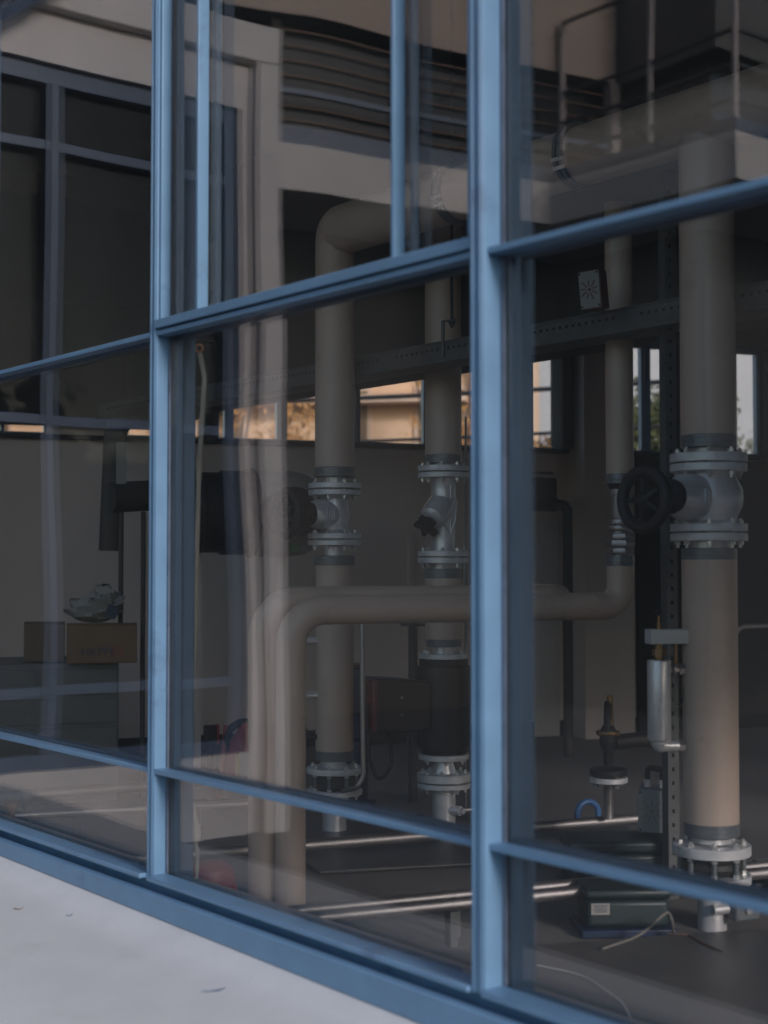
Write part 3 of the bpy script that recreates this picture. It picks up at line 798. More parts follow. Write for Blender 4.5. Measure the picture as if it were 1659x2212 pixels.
# --- small silver vessel beside riser A
vc = at(1422, 1218, 4.42); rv = .0365
def zv(y): return at(1422, y, 4.42).z
ves = thing('bypass_vessel', 'small silver cylinder with white block on top piped to right riser', 'vessel', (vc.x, vc.y, zv(1640)))
V = Vector((vc.x, vc.y, 0))
k = MB().lathe(V + Vector((0, 0, zv(1604))), (0, 0, 1), [(0, rv * .55), (.006, rv * .9), (.012, rv), (zv(1426) - zv(1604) - .004, rv), (zv(1426) - zv(1604), rv * .95)], 36)
k.build('body', STEEL, ves)
k = MB().lathe(V + Vector((0, 0, zv(1426))), (0, 0, 1), [(0, .014), (.012, .014)], 16)
k.lathe(V + Vector((0, 0, zv(1417))), (0, 0, 1), [(0, .022), (.02, .022)], 6); k.lathe(V + Vector((0, 0, zv(1404))), (0, 0, 1), [(0, .013), (.03, .013)], 12)
k.build('gland_nut', BRASS, ves)
toA = (A.c - V); toA.z = 0; toA.normalize()
bc = V + toA * .026 + Vector((0, 0, zv(1375)))
yy = Vector((-toA.y, toA.x, 0))
MB().obox(bc, toA * .062, yy * .028, Vector((0, 0, .0225))).build('block', BLOCKW, ves, bevel=.003)
k = MB().cyl(V + Vector((0, 0, zv(1360))), V + Vector((0, 0, zv(1345))), .008, seg=12); k.cyl(V + Vector((0, 0, zv(1345))), V + Vector((0, 0, zv(1325))), .004, seg=10)
k.build('spindle', BRASS, ves)
MB().lathe(V + Vector((0, 0, zv(1330))), (0, 0, 1), [(0, .005), (.012, .013), (.016, .011)], 16).build('knob', BLACK, ves)
for y in (1447,):
    c = V + Vector((0, 0, zv(y))); k = MB().cyl(c + toA * .033, c + toA * .1, .013, seg=16)
    k.lathe(c + toA * .042, toA, [(0, .020), (.012, .020)], 18); k.lathe(c + toA * .062, toA, [(0, .019), (.018, .019)], 6); k.build('connector', CHROME, ves)
    k = MB().tube(fillet([c + toA * .045 - Vector((0, 0, .02)), c + toA * .06 - Vector((0, 0, .07)), c + toA * .03 - Vector((0, 0, .11)), c + toA * .075 - Vector((0, 0, .12)), c + toA * .08 - Vector((0, 0, .05))], .02), .0016, 8); k.build('tag_wire', CABLE, ves)
c = V + Vector((0, 0, zv(1612)))
k = MB().tube(fillet([V + Vector((0, 0, zv(1598))), V + Vector((0, 0, zv(1612) )), c + toA * .07], .02), [.027] * 2 + [.026 - .0009 * i for i in range(11)] + [.014], 20); k.build('lower_elbow', STEEL, ves)
k = MB().cyl(c + toA * .05, c + toA * .105, .0135, seg=16); k.lathe(c + toA * .06, toA, [(0, .020), (.018, .020)], 6); k.build('connector', CHROME, ves)
nrm = (-V).normalized(); nrm.z = 0
k = MB().obox(V + nrm * (rv + .0005) + toA * .012 + Vector((0, 0, zv(1560))), toA * .0075, nrm * .0012, Vector((0, 0, .012))); k.build('label_plate', PAPER, ves)
k = MB()
for i in range(4):
    k.obox(V + nrm * (rv - .0035) + toA * .014 + Vector((0, 0, zv(1452 + i * 9))), toA * .008, nrm * .0012, Vector((0, 0, .0022)))
k.build('lettering', BAND, ves)
k = MB().cyl(V + toA * .055 + Vector((0, 0, zv(1392))), V + toA * .055 + Vector((0, 0, zv(1440))), .007, seg=12); k.build('side_tube', BRASS, ves)

# --- small ball valve on the floor pipe
bvp = at(1312, 1218, 5.55)
def zb_(y): return at(1312, y, 5.55).z
bvt = thing('ball_valve', 'small dark brass valve on a silver stub with sideways lever', 'valve', (bvp.x, bvp.y, zb_(1768)))
Q = Vector((bvp.x, bvp.y, 0))
k = MB().lathe(Q + Vector((0, 0, zb_(1768))), (0, 0, 1), [(0, .018), (zb_(1697) - zb_(1768), .018), (zb_(1692) - zb_(1768), .024)], 20); k.build('stub', CHROME, bvt)
k = MB().lathe(Q + Vector((0, 0, zb_(1690))), (0, 0, 1), [(0, .070), (.003, .073), (.018, .073), (.021, .070)], 36); f_ = k.build('flange', FLANGE, bvt)
k = MB().lathe(Q + Vector((0, 0, zb_(1674))), (0, 0, 1), [(0, .072), (.022, .072), (.026, .066), (.03, .03)], 36); k.build('flange', BLACK, bvt)
for i in range(4):
    a = math.pi / 2 * i + .4
    MB().lathe(Q + Vector((.056 * math.cos(a), .056 * math.sin(a), zb_(1699))), (0, 0, 1), [(0, .010), (.06, .010)], 6).build('bolt', BAND, f_)
k = MB().lathe(Q + Vector((0, 0, zb_(1655))), (0, 0, 1), [(0, .018), (.06, .02), (.075, .03), (.10, .034), (.135, .032), (.15, .024), (.16, .018), (.24, .016), (.25, .012)], 20); k.build('body', BLACK, bvt)
k = MB().lathe(Q + Vector((0, 0, zb_(1588))), (0, 0, 1), [(0, .045), (.008, .048), (.016, .045)], 20); k.cyl(Q + Vector((.006, 0, zb_(1580))), Q + Vector((.006, 0, zb_(1502))), .017, .011, 14); k.build('stem', BRASS, bvt)
k = MB().tube([Q + Vector((.02, 0, zb_(1604))), Q + BW * .15 + Vector((0, 0, zb_(1600))), Q + BW * .30 + Vector((0, -.03, zb_(1618)))], [.03, .03, .026], 12); k.build('lever', RUBBER, bvt)

# --- metal clad pipes low along the floor
def floor_pipe(pts, r, label, rings=(), m_=None):
    t = thing('floor_pipe', label, 'pipe', (pts[0].x, pts[0].y, pts[0].z - r), 0, 'shiny clad pipes along the floor')
    MB().tube(fillet(pts, .05) if len(pts) > 2 else pts, r, 24).build('cladding', m_ or CHROME, t, smooth=60)
    k = MB(); d = (pts[-1] - pts[-2]).normalized(); L = (pts[1] - pts[0]).length; d0 = (pts[1] - pts[0]).normalized()
    n_ = max(2, int(L / .6))
    for i in range(1, n_):
        k.lathe(pts[0] + d0 * (L * i / n_), d0, [(0, r * .9), (0, r + .0012), (.012, r + .0012), (.012, r * .9)], 24)
    k.build('seam_ring', m_ or CHROME, t)
    for s in (.25, .75):                                # feet
        p = pts[0] + d0 * L * s
        MB().obox(Vector((p.x, p.y, (p.z - r) / 2)), d0 * .012, Vector((-d0.y, d0.x, 0)) * .02, Vector((0, 0, (p.z - r) / 2))).build('foot', GALV, t)
    return t
def fp(px, py, z=-1.0):
    d0, d1 = 2.0, 14.0
    for _ in range(40):
        d = (d0 + d1) / 2
        if at(px, py, d).z > EYE + z: d0 = d
        else: d1 = d
    return at(px, py, d0)
def fpe(a, c, ea, ec):
    """extend the run past both of its seen ends"""
    d = (c - a).normalized(); return [a - d * ea, c + d * ec]
floor_pipe(fpe(fp(630, 1988), fp(1320, 1919), .12, 1.3), .0185, 'nearest shiny clad pipe along the floor, in front of its twin')
floor_pipe(fpe(fp(700, 1962), fp(1320, 1902), .2, 1.3), .0170, 'shiny clad pipe just behind the nearest floor pipe')
floor_pipe(fpe(fp(450, 1843), fp(1325, 1773), .8, .25), .0215, 'shiny clad pipe meeting the foot of the small brass valve')
floor_pipe(fpe(fp(60, 1761), fp(545, 1735), .05, .02), .0175, 'lower of two shiny clad pipes at the far left')
fq = fpe(fp(60, 1718), fp(315, 1698), .3, .35)
f1_ = floor_pipe(fq, .024, 'upper of two shiny clad pipes at the far left with dark union')
dd = (fq[1] - fq[0]).normalized(); uu = fp(25, 1722)
MB().lathe(uu - dd * .09, dd, [(0, .028), (.12, .028), (.125, .036), (.17, .036), (.18, .028)], 24).build('union', BAND, f1_)
MB().lathe(uu - Vector((0, 0, .02)), (0, 0, -1), [(0, .032), (.02, .032), (.022, .026), (.06, .026), (.062, .032), (.075, .032)], 24).build('branch', COPPER, f1_)

# --- smooth dark slab round riser A, blue loop, cases, cables
e0 = fp(1100, 2050, -1.105); e1 = fp(1700, 2008, -1.105); ed = (e1 - e0).normalized(); en = Vector((ed.y, -ed.x, 0))
k = MB().prism([Vector((e0.x, e0.y, .004)) - ed * .25, Vector((e1.x, e1.y, .004)) + ed * .8, Vector((e1.x, e1.y, .004)) + ed * .8 + en * 1.6, Vector((e0.x, e0.y, .004)) - ed * .25 + en * .8], (0, 0, .020))
struct(k.build('floor_slab', SLAB, None, bevel=.004))
p0 = fp(690, 1880, -1.1); p1 = fp(1500, 1835, -1.1)
k = MB().prism([Vector((p0.x, p0.y, .004)), Vector((p1.x, p1.y, .004)), Vector((p1.x, p1.y, .004)) - BN * .75, Vector((p0.x, p0.y, .004)) - BN * .75], (0, 0, .014))
struct(k.build('pipe_plinth', SLAB, None, bevel=.006))

rc = at(1270, 1757, 5.75)
k = MB().tube([rc + (BW * math.cos(a) + Vector((0, 0, 1)) * math.sin(a)) * .047 for a in [math.pi * i / 18 for i in range(-2, 21)]], .0125, 14)
tag(k.build('lifting_loop', RINGB), 'blue half ring standing behind the silver stub of the brass valve', 'ring')
rc = at(1000, 1792, 6.2) 
k = MB().tube([at(905, 1782, 6.0) + (BW * math.cos(a) + Vector((0, 0, 1)) * math.sin(a)) * .03 for a in [math.pi * i / 14 for i in range(0, 15)]], .016, 12)
tag(k.build('lifting_loop', BLACK), 'small dark half ring on the floor left of the pump riser', 'ring')

def case(c, ex, wx, wy, h, label, name='equipment_case'):
    ey = Vector((-ex.y, ex.x, 0)).normalized()
    t = thing(name, label, 'case', c, 0, 'dark teal equipment cases')
    MB().obox(c + Vector((0, 0, .014)), ex * (wx / 2 + .02), ey * (wy / 2 + .02), Vector((0, 0, .012))).build('base', NAVY, t, bevel=.004)
    MB().obox(c + Vector((0, 0, .028 + h * .36)), ex * wx / 2, ey * wy / 2, Vector((0, 0, h * .36))).build('body', TEAL, t, bevel=.014, seg=3)
    MB().obox(c + Vector((0, 0, .032 + h * .86)), ex * (wx / 2 + .006), ey * (wy / 2 + .006), Vector((0, 0, h * .13))).build('lid', TEAL, t, bevel=.012, seg=3)
    return t, ey
g2 = fp(1345, 2010, -1.12); exc = (BW + U * -.35).normalized()
t2, ey2 = case(Vector((g2.x, g2.y, 0)), exc, .25, .16, .112, 'nearer dark teal case on blue base with pale label')
fr_ = -ey2 if ey2.y > 0 else ey2
lc = Vector((g2.x, g2.y, .085)) - exc * .085 + fr_ * .0805
MB().obox(lc, exc * .028, fr_ * .0008, Vector((0, 0, .017))).build('label_plate', PAPER, t2)
k = MB()
for i in range(4): k.obox(lc + fr_ * .0012 + Vector((0, 0, .010 - i * .006)), exc * (.022 - .004 * (i % 2)), fr_ * .0003, Vector((0, 0, .0013)))
k.build('lettering', INK, t2)
g1 = fp(1335, 1920, -1.12)
case(Vector((g1.x, g1.y, .0)), exc, .36, .2, .15, 'farther dark teal case behind the paired floor pipes')
k = MB().tube(fillet([fp(1300, 2050, -1.09), fp(1365, 2028, -1.085), fp(1395, 2012, -1.08), at(1420, 1985, 4.2), at(1445, 1968, 4.25), at(1452, 1990, 4.25), at(1456, 2020, 4.3)], .03), .0045, 10)
tag(k.build('cable', CABLE), 'pale cable running from the nearer teal case to the right riser', 'cable')
k = MB().tube(fillet([fp(1160, 2085, -1.09), fp(1260, 2105, -1.09), fp(1345, 2165, -1.09), fp(1395, 2260, -1.09)], .3, 8), .0022, 8)
tag(k.build('cable', PALEP), 'thin pale wire curving over the dark floor at lower right', 'cable')
k = MB().tube([fp(1440, 2015, -1.093), fp(1490, 2020, -1.093), fp(1520, 2038, -1.093), fp(1560, 2055, -1.093)], [.002, .004, .004, .002], 8)
tag(k.build('cable', STAIN), 'short dark brown lead lying at the foot of right riser', 'cable')

# bits right of riser A
k = MB().tube(fillet([at(1585, 1375, 4.75), at(1598, 1353, 4.75), at(1720, 1349, 4.75), at(1900, 1349, 4.75)], .04), .0085, 14)
tag(k.build('steel_tube', CHROME), 'thin bright bent tube reaching right from behind right riser', 'tube')
bp_ = thing('blue_pump', 'dark blue pump body on the floor behind right riser', 'pump', fp(1650, 1990, -1.12))
c = at(1665, 1935, 4.9)
MB().lathe(c - BW * .12, BW, [(0, .05), (.01, .075), (.16, .075), (.17, .06), (.21, .06), (.23, .03)], 28).build('motor', NAVY, bp_)
MB().obox(Vector((c.x, c.y, .03)), BW * .1, BN * .06, Vector((0, 0, .03))).build('base', BLACK, bp_, bevel=.004)
MB().obox(Vector((c.x, c.y, (c.z - .07 + .06) / 2)), BW * .06, BN * .03, Vector((0, 0, (c.z - .07 - .06) / 2 + .02))).build('saddle', NAVY, bp_)
MB().obox(c + Vector((0, 0, .09)), BW * .05, BN * .035, Vector((0, 0, .03))).build('terminal_box', GREYBOX, bp_, bevel=.005)
c = at(1600, 1960, 4.42)
ab = thing('actuator_box', 'grey actuator box beside the foot of right riser', 'actuator', Vector((c.x, c.y, c.z - .05)))
MB().obox(c, BW * .045, BN * .04, Vector((0, 0, .035))).build('housing', BAND, ab, bevel=.01, seg=3)
MB().cyl(c - BW * .045, c - BW * .10, .016, seg=16).build('spindle', STEEL, ab)
MB().lathe(c + BN * .04, BN, [(0, .012), (.008, .011)], 14).build('knob', PAPER, ab)

# ------------------------------------------------------------------ middle distance of the room
# black vessel with its domed end behind riser B
tc_ = at(540, 1108, 7.2); rT = .215
tk = thing('insulated_tank', 'large black cylinder with brown domed end and green sticker behind left riser', 'tank', (tc_.x, tc_.y, 0))
ax = BW
k = MB().lathe(tc_ - ax * .36, ax, [(0, rT * .72), (.01, rT * .9), (.03, rT * .92), (.045, rT * .99), (.09, rT * 1.0), (.10, rT * .93), (.20, rT * .93), (.21, rT * .98), (.36, rT * .98)], 44)
k.build('shell', BLACK, tk)
k = MB().lathe(tc_ + ax * .0, ax, [(0, rT * .99), (.05, rT * 1.02), (.20, rT * 1.02), (.27, rT * .98), (.33, rT * .85), (.37, rT * .6), (.385, rT * .3)], 44)
k.build('dome', VESS, tk)
MB().torus(tc_ + ax * .0, ax, rT * 1.0, .012, 48, 10).build('rim', BLACK, tk)
cq_ = at(634, 1106, 6.75)
MB().lathe(cq_, BN, [(-.25, .10), (0, .118), (.03, .118), (.05, .10), (.06, .04)], 36).build('inspection_cover', BLACK, tk)
MB().lathe(tc_ - ax * .155, ax, [(0, rT * .935), (.02, rT * .94), (.10, rT * .94), (.12, rT * .935)], 44).build('shiny_band', BLACK, tk)
st = at(637, 1183, 6.96)
MB().obox(st + BN * .0, BW * .022, BN * .004, Vector((0, 0, .018))).build('sticker', GREEN, tk)
MB().obox(st + BW * .052, BW * .028, BN * .004, Vector((0, 0, .018))).build('sticker', GREYBOX, tk)
for s in (-.25, .2):
    q = tc_ + ax * s
    MB().obox(Vector((q.x, q.y, (tc_.z - rT) / 2 + .02)) - BN * .12, BW * .025, BN * .03, Vector((0, 0, (tc_.z - rT) / 2 + .05))).build('leg', WALL, tk)

# thin steel conduit between riser B and the pump
k = MB().tube(fillet([at(783, 1352, 5.7), at(783, 1300, 5.7) - Vector((0, 0, .02)), at(783, 1290, 5.9)][:2] + [] if False else [at(783, 1340, 5.75), at(783, 1500, 5.75), at(785, 1680, 5.75), at(770, 1702, 5.75), at(742, 1708, 5.85)], .06), .0105, 14)
tag(k.build('steel_tube', CHROME), 'upright bright tube between left riser and the pump head', 'tube')
k = MB().cyl(at(1006, 1190, 6.6), at(1006, 900, 6.6), .005, seg=8)
k.cyl(at(1006, 1190, 6.6), at(1006, 1780, 6.6), .006, seg=8)
tag(k.build('conduit', BAND), 'thin dark conduit behind the middle riser', 'conduit')
k = MB().cyl(at(892, 1345, 6.8), at(892, 1345, 6.8) * 1.0 - Vector((0, 0, at(892, 1345, 6.8).z)), .022, seg=14)
k.lathe(at(892, 1352, 6.8), (0, 0, 1), [(0, .06), (.012, .06)], 18)
tag(k.build('pipe_stand', LAG), 'dark slim stand under the crossing pipe left of the pump', 'stand')
# teal pump standing behind riser B
gp = at(770, 1640, 6.7)
gpt = thing('blue_pump', 'narrow dark blue pump standing behind left riser', 'pump', (gp.x, gp.y, 0))
MB().lathe(Vector((gp.x, gp.y, 0)), (0, 0, 1), [(0, .09), (.03, .09), (.032, .055), (.30, .055), (.32, .07), (.40, .07), (.42, .05)], 28).build('body', NAVY, gpt)
MB().obox(Vector((gp.x - .02, gp.y, .53)), Vector((.05, 0, 0)), Vector((0, .05, 0)), Vector((0, 0, .11))).build('motor', NAVY, gpt, bevel=.01)
MB().obox(Vector((gp.x - .02, gp.y, .648)), Vector((.052, 0, 0)), Vector((0, .052, 0)), Vector((0, 0, .008))).build('trim', REDP, gpt)

# black actuator on the wall right of the post
c = at(1165, 1062, 8.4)
ac = thing('valve_actuator', 'black valve actuator on the pale wall right of the thick post', 'actuator', c - Vector((0, 0, .12)))
MB().obox(c + Vector((0, 0, .02)), BW * .085, BN * .07, Vector((0, 0, .06))).build('housing', BLACK, ac, bevel=.015, seg=3)
MB().lathe(c - BW * .12 - Vector((0, 0, .07)), BW, [(0, .045), (.22, .045), (.23, .04)], 24).build('valve_body', BLACK, ac)
MB().obox(c + Vector((0, 0, .11)) - BW * .02, BW * .11, BN * .012, Vector((0, 0, .006))).build('bracket', BLACK, ac)
MB().obox(c - BN * .45 + Vector((0, 0, .0)), BW * .03, BN * .42, Vector((0, 0, .03))).build('arm', PALEP, ac)
q = at(1206, 1090, 8.4)
k = MB().tube(fillet([q - BW * .03, q + BW * .06, Vector((q.x, q.y, 0)) + BW * .06], .05), .03, 16)
tag(k.build('drain_pipe', LAG), 'dark pipe dropping to the floor right of black actuator', 'pipe')

# cardboard boxes on a grey cabinet in the left bay
cq = at(257, 1430, 6.85); cl_ = at(-120, 1430, 6.85)
cb = thing('storage_cabinet', 'grey cabinet carrying cardboard boxes behind the left panes', 'cabinet', Vector((cq.x - .8, cq.y - .3, 0)))
hh = cq.z; wx = 1.25
cc = Vector((cq.x, cq.y, 0)) - BW * wx / 2 - BN * .28
MB().obox(cc + Vector((0, 0, hh / 2)), BW * wx / 2, BN * .28, Vector((0, 0, hh / 2))).build('carcass', CAB, cb, bevel=.004)
for i, (za, zb2) in enumerate(((.02, .45), (.47, .62), (.64, .80))):
    for j in range(2):
        MB().obox(cc + BN * .283 + BW * (wx / 4 * (1 if j else -1)) + Vector((0, 0, hh * (za + zb2) / 2 * 1.2)), BW * (wx / 4 - .008), BN * .004, Vector((0, 0, hh * (zb2 - za) / 2 * 1.18))).build('drawer_front', CAB, cb, bevel=.003)
def carton(px0, px1, y0, y1, d, dep, m_, label):
    a = at(px0, y1, d); c2 = at(px1, y1, d); w_ = (c2 - a).length; h_ = at(px0, y0, d).z - a.z
    ex = (BW + U * -.15).normalized(); ey = Vector((ex.y, -ex.x, 0)); m0 = (a + c2) / 2
    t = thing('cardboard_box', label, 'box', Vector((m0.x, m0.y, hh)) - ey * dep / 2)
    base = Vector((m0.x, m0.y, hh + .001))
    MB().obox(base - ey * dep / 2 + Vector((0, 0, h_ / 2)), ex * w_ / 2, ey * dep / 2, Vector((0, 0, h_ / 2))).build('carton', m_, t, bevel=.003)
    MB().obox(base - ey * dep * .25 + Vector((0, 0, h_ + .004)), ex * w_ / 2, ey * dep * .24, Vector((0, 0, .002))).build('flap', m_, t)
    return t, base, ex, ey, w_, h_
t, base, ex, ey, w_, h_ = carton(145, 295, 1347, 1429, 6.75, .26, CARD, 'brown cardboard box with dark lettering on the grey cabinet')
def text_part(txt, size, org, ex, up, nrm, m_, parent):
    cu = bpy.data.curves.new('txt', 'FONT'); cu.body = txt; cu.size = size; cu.extrude = .0006
    to = bpy.data.objects.new('txt', cu); COL.objects.link(to)
    bpy.context.view_layer.update()
    me = to.to_mesh(); k = MB()
    k.add([org + ex * v.co.x + up * v.co.y + nrm * (v.co.z + .001) for v in me.vertices], [list(p.vertices) for p in me.polygons])
    to.to_mesh_clear(); bpy.data.objects.remove(to); bpy.data.curves.remove(cu)
    return k.build('lettering', m_, parent)
text_part('HKPPE', .056, base - ex * w_ * .30 + Vector((0, 0, h_ * .2)), ex, Vector((0, 0, 1)), ey, INK, t)
lg = base + ex * w_ * .22 + ey * .0012 + Vector((0, 0, h_ * .31)); k = MB()
for sx in (-1, 1):
    k.obox(lg + ex * .018 * sx, ex * .002, ey * .0006, Vector((0, 0, .016))); k.obox(lg + ex * .009 * sx + Vector((0, 0, .020)), ex * .009, ey * .0006, Vector((0, 0, .002))); k.obox(lg + ex * .009 * sx - Vector((0, 0, .020)), ex * .009, ey * .0006, Vector((0, 0, .002)))
k.obox(lg + Vector((0, 0, .004)), ex * .002, ey * .0006, Vector((0, 0, .010))); k.obox(lg - Vector((0, 0, .012)), ex * .002, ey * .0006, Vector((0, 0, .002)))
k.build('emblem', REDINK, t)
top_box = base.copy(); top_h = h_; tex, tey = ex, ey
t, base, ex, ey, w_, h_ = carton(52, 138, 1347, 1429, 6.85, .26, CARDD, 'darker cardboard box left of the lettered one')
# crumpled bag on the lettered box
bag = thing('crumpled_bag', 'crumpled pale bag with a dark label lying on the lettered cardboard box', 'bag', top_box + Vector((0, 0, top_h)) - tey * .13)
k = MB(); N1, N2 = 22, 12; vs = []; fs = []
bc = top_box + Vector((0, 0, top_h + .007)) - tey * .13 - tex * .03
for j in range(N2 + 1):
    th = math.pi * j / N2
    for i in range(N1):
        a = 2 * math.pi * i / N1
        rr = 1 + .16 * math.sin(3 * a + 2 * j) * math.sin(th) + random.uniform(-.09, .09)
        zz = (1 - math.cos(th)) / 2
        vs.append(bc + tex * (.13 * math.cos(a) * math.sin(th) * rr) + tey * (.085 * math.sin(a) * math.sin(th) * rr) + Vector((0, 0, .145 * zz * (1 + .25 * math.cos(a + .6)) * (rr if 0 < j < N2 else 1))))
for j in range(N2):
    for i in range(N1):
        i2 = (i + 1) % N1; fs.append((j * N1 + i, j * N1 + i2, (j + 1) * N1 + i2, (j + 1) * N1 + i))
k.add(vs, fs).build('sack', PAPER, bag, smooth=25)
lp = bc + tey * .09 + tex * .075 + Vector((0, 0, .055)); k = MB()
lx = (tex + Vector((0, 0, -.35))).normalized(); lz = (Vector((0, 0, 1)) + tex * .35).normalized()
k.obox(lp, lx * .026, tey * .002, lz * .030).build('label_patch', INK, bag)

# hanging card and dark insulated pipe in the left bay
hc = at(262, 950, 6.4)
dk = thing('insulated_pipe', 'black bent insulated pipe behind the left panes', 'pipe', at(300, 1110, 6.9))
k = MB().tube(fillet([at(238, 1190, 7.0), at(250, 900, 7.0), at(420, 885, 7.4)], .14), .055, 20); k.build('pipe', LAG, dk)
k = MB().tube([at(235, 1075, 6.95), at(330, 1070, 7.1)], .075, 20); k.build('valve_cover', LAG, dk)
k = MB().tube([at(262, 1105, 6.95), Vector((at(262, 1105, 6.95).x, at(262, 1105, 6.95).y, hh))], .012, 10); k.build('prop', LAG, dk)
k = MB().tube([at(310, 1105, 6.95), Vector((at(310, 1105, 6.95).x, at(310, 1105, 6.95).y, 0))], .012, 10); k.build('prop', LAG, dk)
k = MB().obox(at(262, 1000, 6.80), BW * .024, BN * .001, Vector((0, 0, .10)))
tag(k.build('paper_tag', PAPER), 'pale paper tag hanging on the black bent pipe', 'tag')

# fire fighting gear at the left
ep = Vector((at(528, 1218, 6.9).x, 6.9, 0))
ex_ = thing('fire_extinguisher', 'red wheeled fire extinguisher with pale label left of the bent pipe', 'extinguisher', ep)
def ze(y, d=6.9): return at(528, y, d).z
k = MB().lathe(ep + Vector((0, 0, .10)), (0, 0, 1), [(0, .06), (.015, .10), (ze(1610) - .16, .10), (ze(1590) - .13, .075), (ze(1575) - .10, .03), (ze(1570) - .08, .03)], 32); k.build('cylinder', RED, ex_)
MB().torus(ep + Vector((0, 0, ze(1600))) + BN * .01, BN, .09, .018, 30, 10).build('hose', BLACK, ex_)
MB().obox(ep + BN * .098 + Vector((0, 0, ze(1645))), BW * .045, BN * .006, Vector((0, 0, .06))).build('label_plate', PAPER, ex_)
MB().obox(ep + BN * .090 - BW * .05 + Vector((0, 0, ze(1650))), BW * .012, BN * .006, Vector((0, 0, .06))).build('label_plate', mat('yellow_label', (.45, .33, .06), .6), ex_)
for s in (-1, 1):
    q = ep + BW * .085 * s
    MB().tube([q + Vector((0, 0, .35)), q + BW * .05 * s + BN * .05 + Vector((0, 0, .0))], .014, 10).build('leg', RED, ex_)
    MB().lathe(q + BW * .02 * s + Vector((0, 0, .075)), BW * s, [(0, .06), (.004, .075), (.03, .075), (.034, .06)], 24).build('wheel', RUBBER, ex_)
q = Vector((at(456, 1218, 6.7).x, 6.7, 0))
hs = thing('fire_extinguisher', 'slim dark extinguisher stand with red head near the left post', 'extinguisher', q)
MB().cyl(q, q + Vector((0, 0, at(456, 1610, 6.7).z)), .017, seg=16).build('pole', BLACK, hs)
MB().obox(q + Vector((0, 0, at(456, 1588, 6.7).z)), BW * .028, BN * .028, Vector((0, 0, .045))).build('head', BLACK, hs, bevel=.008)
MB().obox(q + BW * .030 + Vector((0, 0, at(456, 1586, 6.7).z)), BW * .008, BN * .024, Vector((0, 0, .045))).build('trim', RED, hs, bevel=.003)
MB().lathe(q, (0, 0, 1), [(0, .10), (.02, .10), (.03, .03)], 24).build('base', BLACK, hs)
# red bucket close to the glass
rb = fp(452, 1965, -1.12)
bk = thing('bucket', 'upturned dull red bucket on the floor by the left post', 'bucket', (rb.x, rb.y, 0))
k = MB().lathe(Vector((rb.x, rb.y, 0)), (0, 0, 1), [(0, .108), (.012, .108), (.014, .100), (.10, .085), (.135, .075), (.15, .055), (.154, .02)], 36); k.build('shell', RED, bk)
k = MB().torus(Vector((rb.x, rb.y, .012)), (0, 0, 1), .108, .005, 36, 8); k.build('rim', RED, bk)

# --- winding rod hanging inside the glass by the left post
def win(px, py, o):
    r = at(px, py, 1.0) - Vector((0, 0, EYE)); kk = (P0.dot(M) - o) / r.dot(M)
    return Vector((r.x * kk, r.y * kk, EYE + r.z * kk))
IO = -.13
rodt = thing('winding_rod', 'pale cranked winding rod with copper eye hanging inside the left post', 'rod', win(415, 1905, IO))
MB().torus(win(430, 752, IO), (win(430, 752, IO) - Vector((0, 0, EYE))), .0105, .0035, 28, 10).build('eye', COPPER, rodt)
k = MB().tube(fillet([win(432, 764, IO), win(442, 815, IO), win(430, 1010, IO), win(411, 1725, IO), win(427, 1792, IO)], .06), .0072, 14); k.build('shaft', ROD, rodt)
k = MB().lathe(win(430, 1000, IO), win(429, 1040, IO) - win(430, 1000, IO), [(0, .0085), (.05, .0085)], 14); k.build('sleeve', ROD, rodt)
k = MB().tube([win(424, 1783, IO), win(425, 1818, IO)], .0125, 14); k.build('joint', ROD, rodt)
k = MB().tube(fillet([win(421, 1815, IO), win(406, 1840, IO), win(404, 1912, IO), win(414, 1924, IO), win(424, 1912, IO), win(427, 1842, IO), win(422, 1815, IO)], .02), .0052, 12); k.build('handle', ROD, rodt)
k = MB().obox(win(430, 745, IO + .0) + M * .0 + Vector((0, 0, .02)), U * .012, M * .05, Vector((0, 0, .008)));
k.build('hook_bracket', BLACK, rodt)

# ------------------------------------------------------------------ the courtyard the glass mirrors
# wing of the same building standing at right angles to the glazing
TW = 5.27
wing = thing('wing_building', 'white building wing with blue framed windows at right angles to the glazing', 'building', G(TW, 1.5, -1.68), math.atan2(U.y, U.x))
MB().gbox(TW, TW + .5, .10, 3.12, 3.18, 3.42).build('parapet', WHITE, wing, bevel=.012)
MB().gbox(TW, TW + .5, 2.965, 3.12, -1.68, 3.18).build('pillar', WHITE, wing, bevel=.008)
MB().gbox(TW + .085, TW + .5, .10, 2.965, 2.885, 3.18).build('wall', WHITE, wing)
MB().gbox(TW + .085, TW + .5, 2.885, 2.965, -1.68, 2.885).build('wall', WHITE, wing)
MB().gbox(TW + .04, TW + .5, .10, 2.885, -1.68, -1.17).build('wall', WHITE, wing)
MB().gbox(TW + .5, 9.6, -.30, 3.10, 3.30, 3.40).build('roof', ROOF, wing)
MB().gbox(TW + .5, 9.6, 3.00, 3.10, -1.68, 3.29).build('wall', WHITE, wing)
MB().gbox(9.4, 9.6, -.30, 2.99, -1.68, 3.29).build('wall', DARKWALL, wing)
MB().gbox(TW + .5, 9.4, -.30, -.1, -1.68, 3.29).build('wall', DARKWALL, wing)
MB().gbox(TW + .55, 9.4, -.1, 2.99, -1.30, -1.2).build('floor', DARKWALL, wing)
MB().gbox(6.6, 6.8, .0, 2.9, 2.45, 2.72).build('beam', PALEP, wing)
wf = MB()
wf.gbox(TW + .13, TW + .20, .10, 2.885, 2.775, 2.885)
wf.gbox(TW + .13, TW + .20, 2.80, 2.885, -1.17, 2.775)
wf.gbox(TW + .12, TW + .20, .10, 2.885, -1.17, -1.09)
for o in (1.56, .18):
    wf.gbox(TW + .12, TW + .20, o, o + .085, -1.09, 2.775)
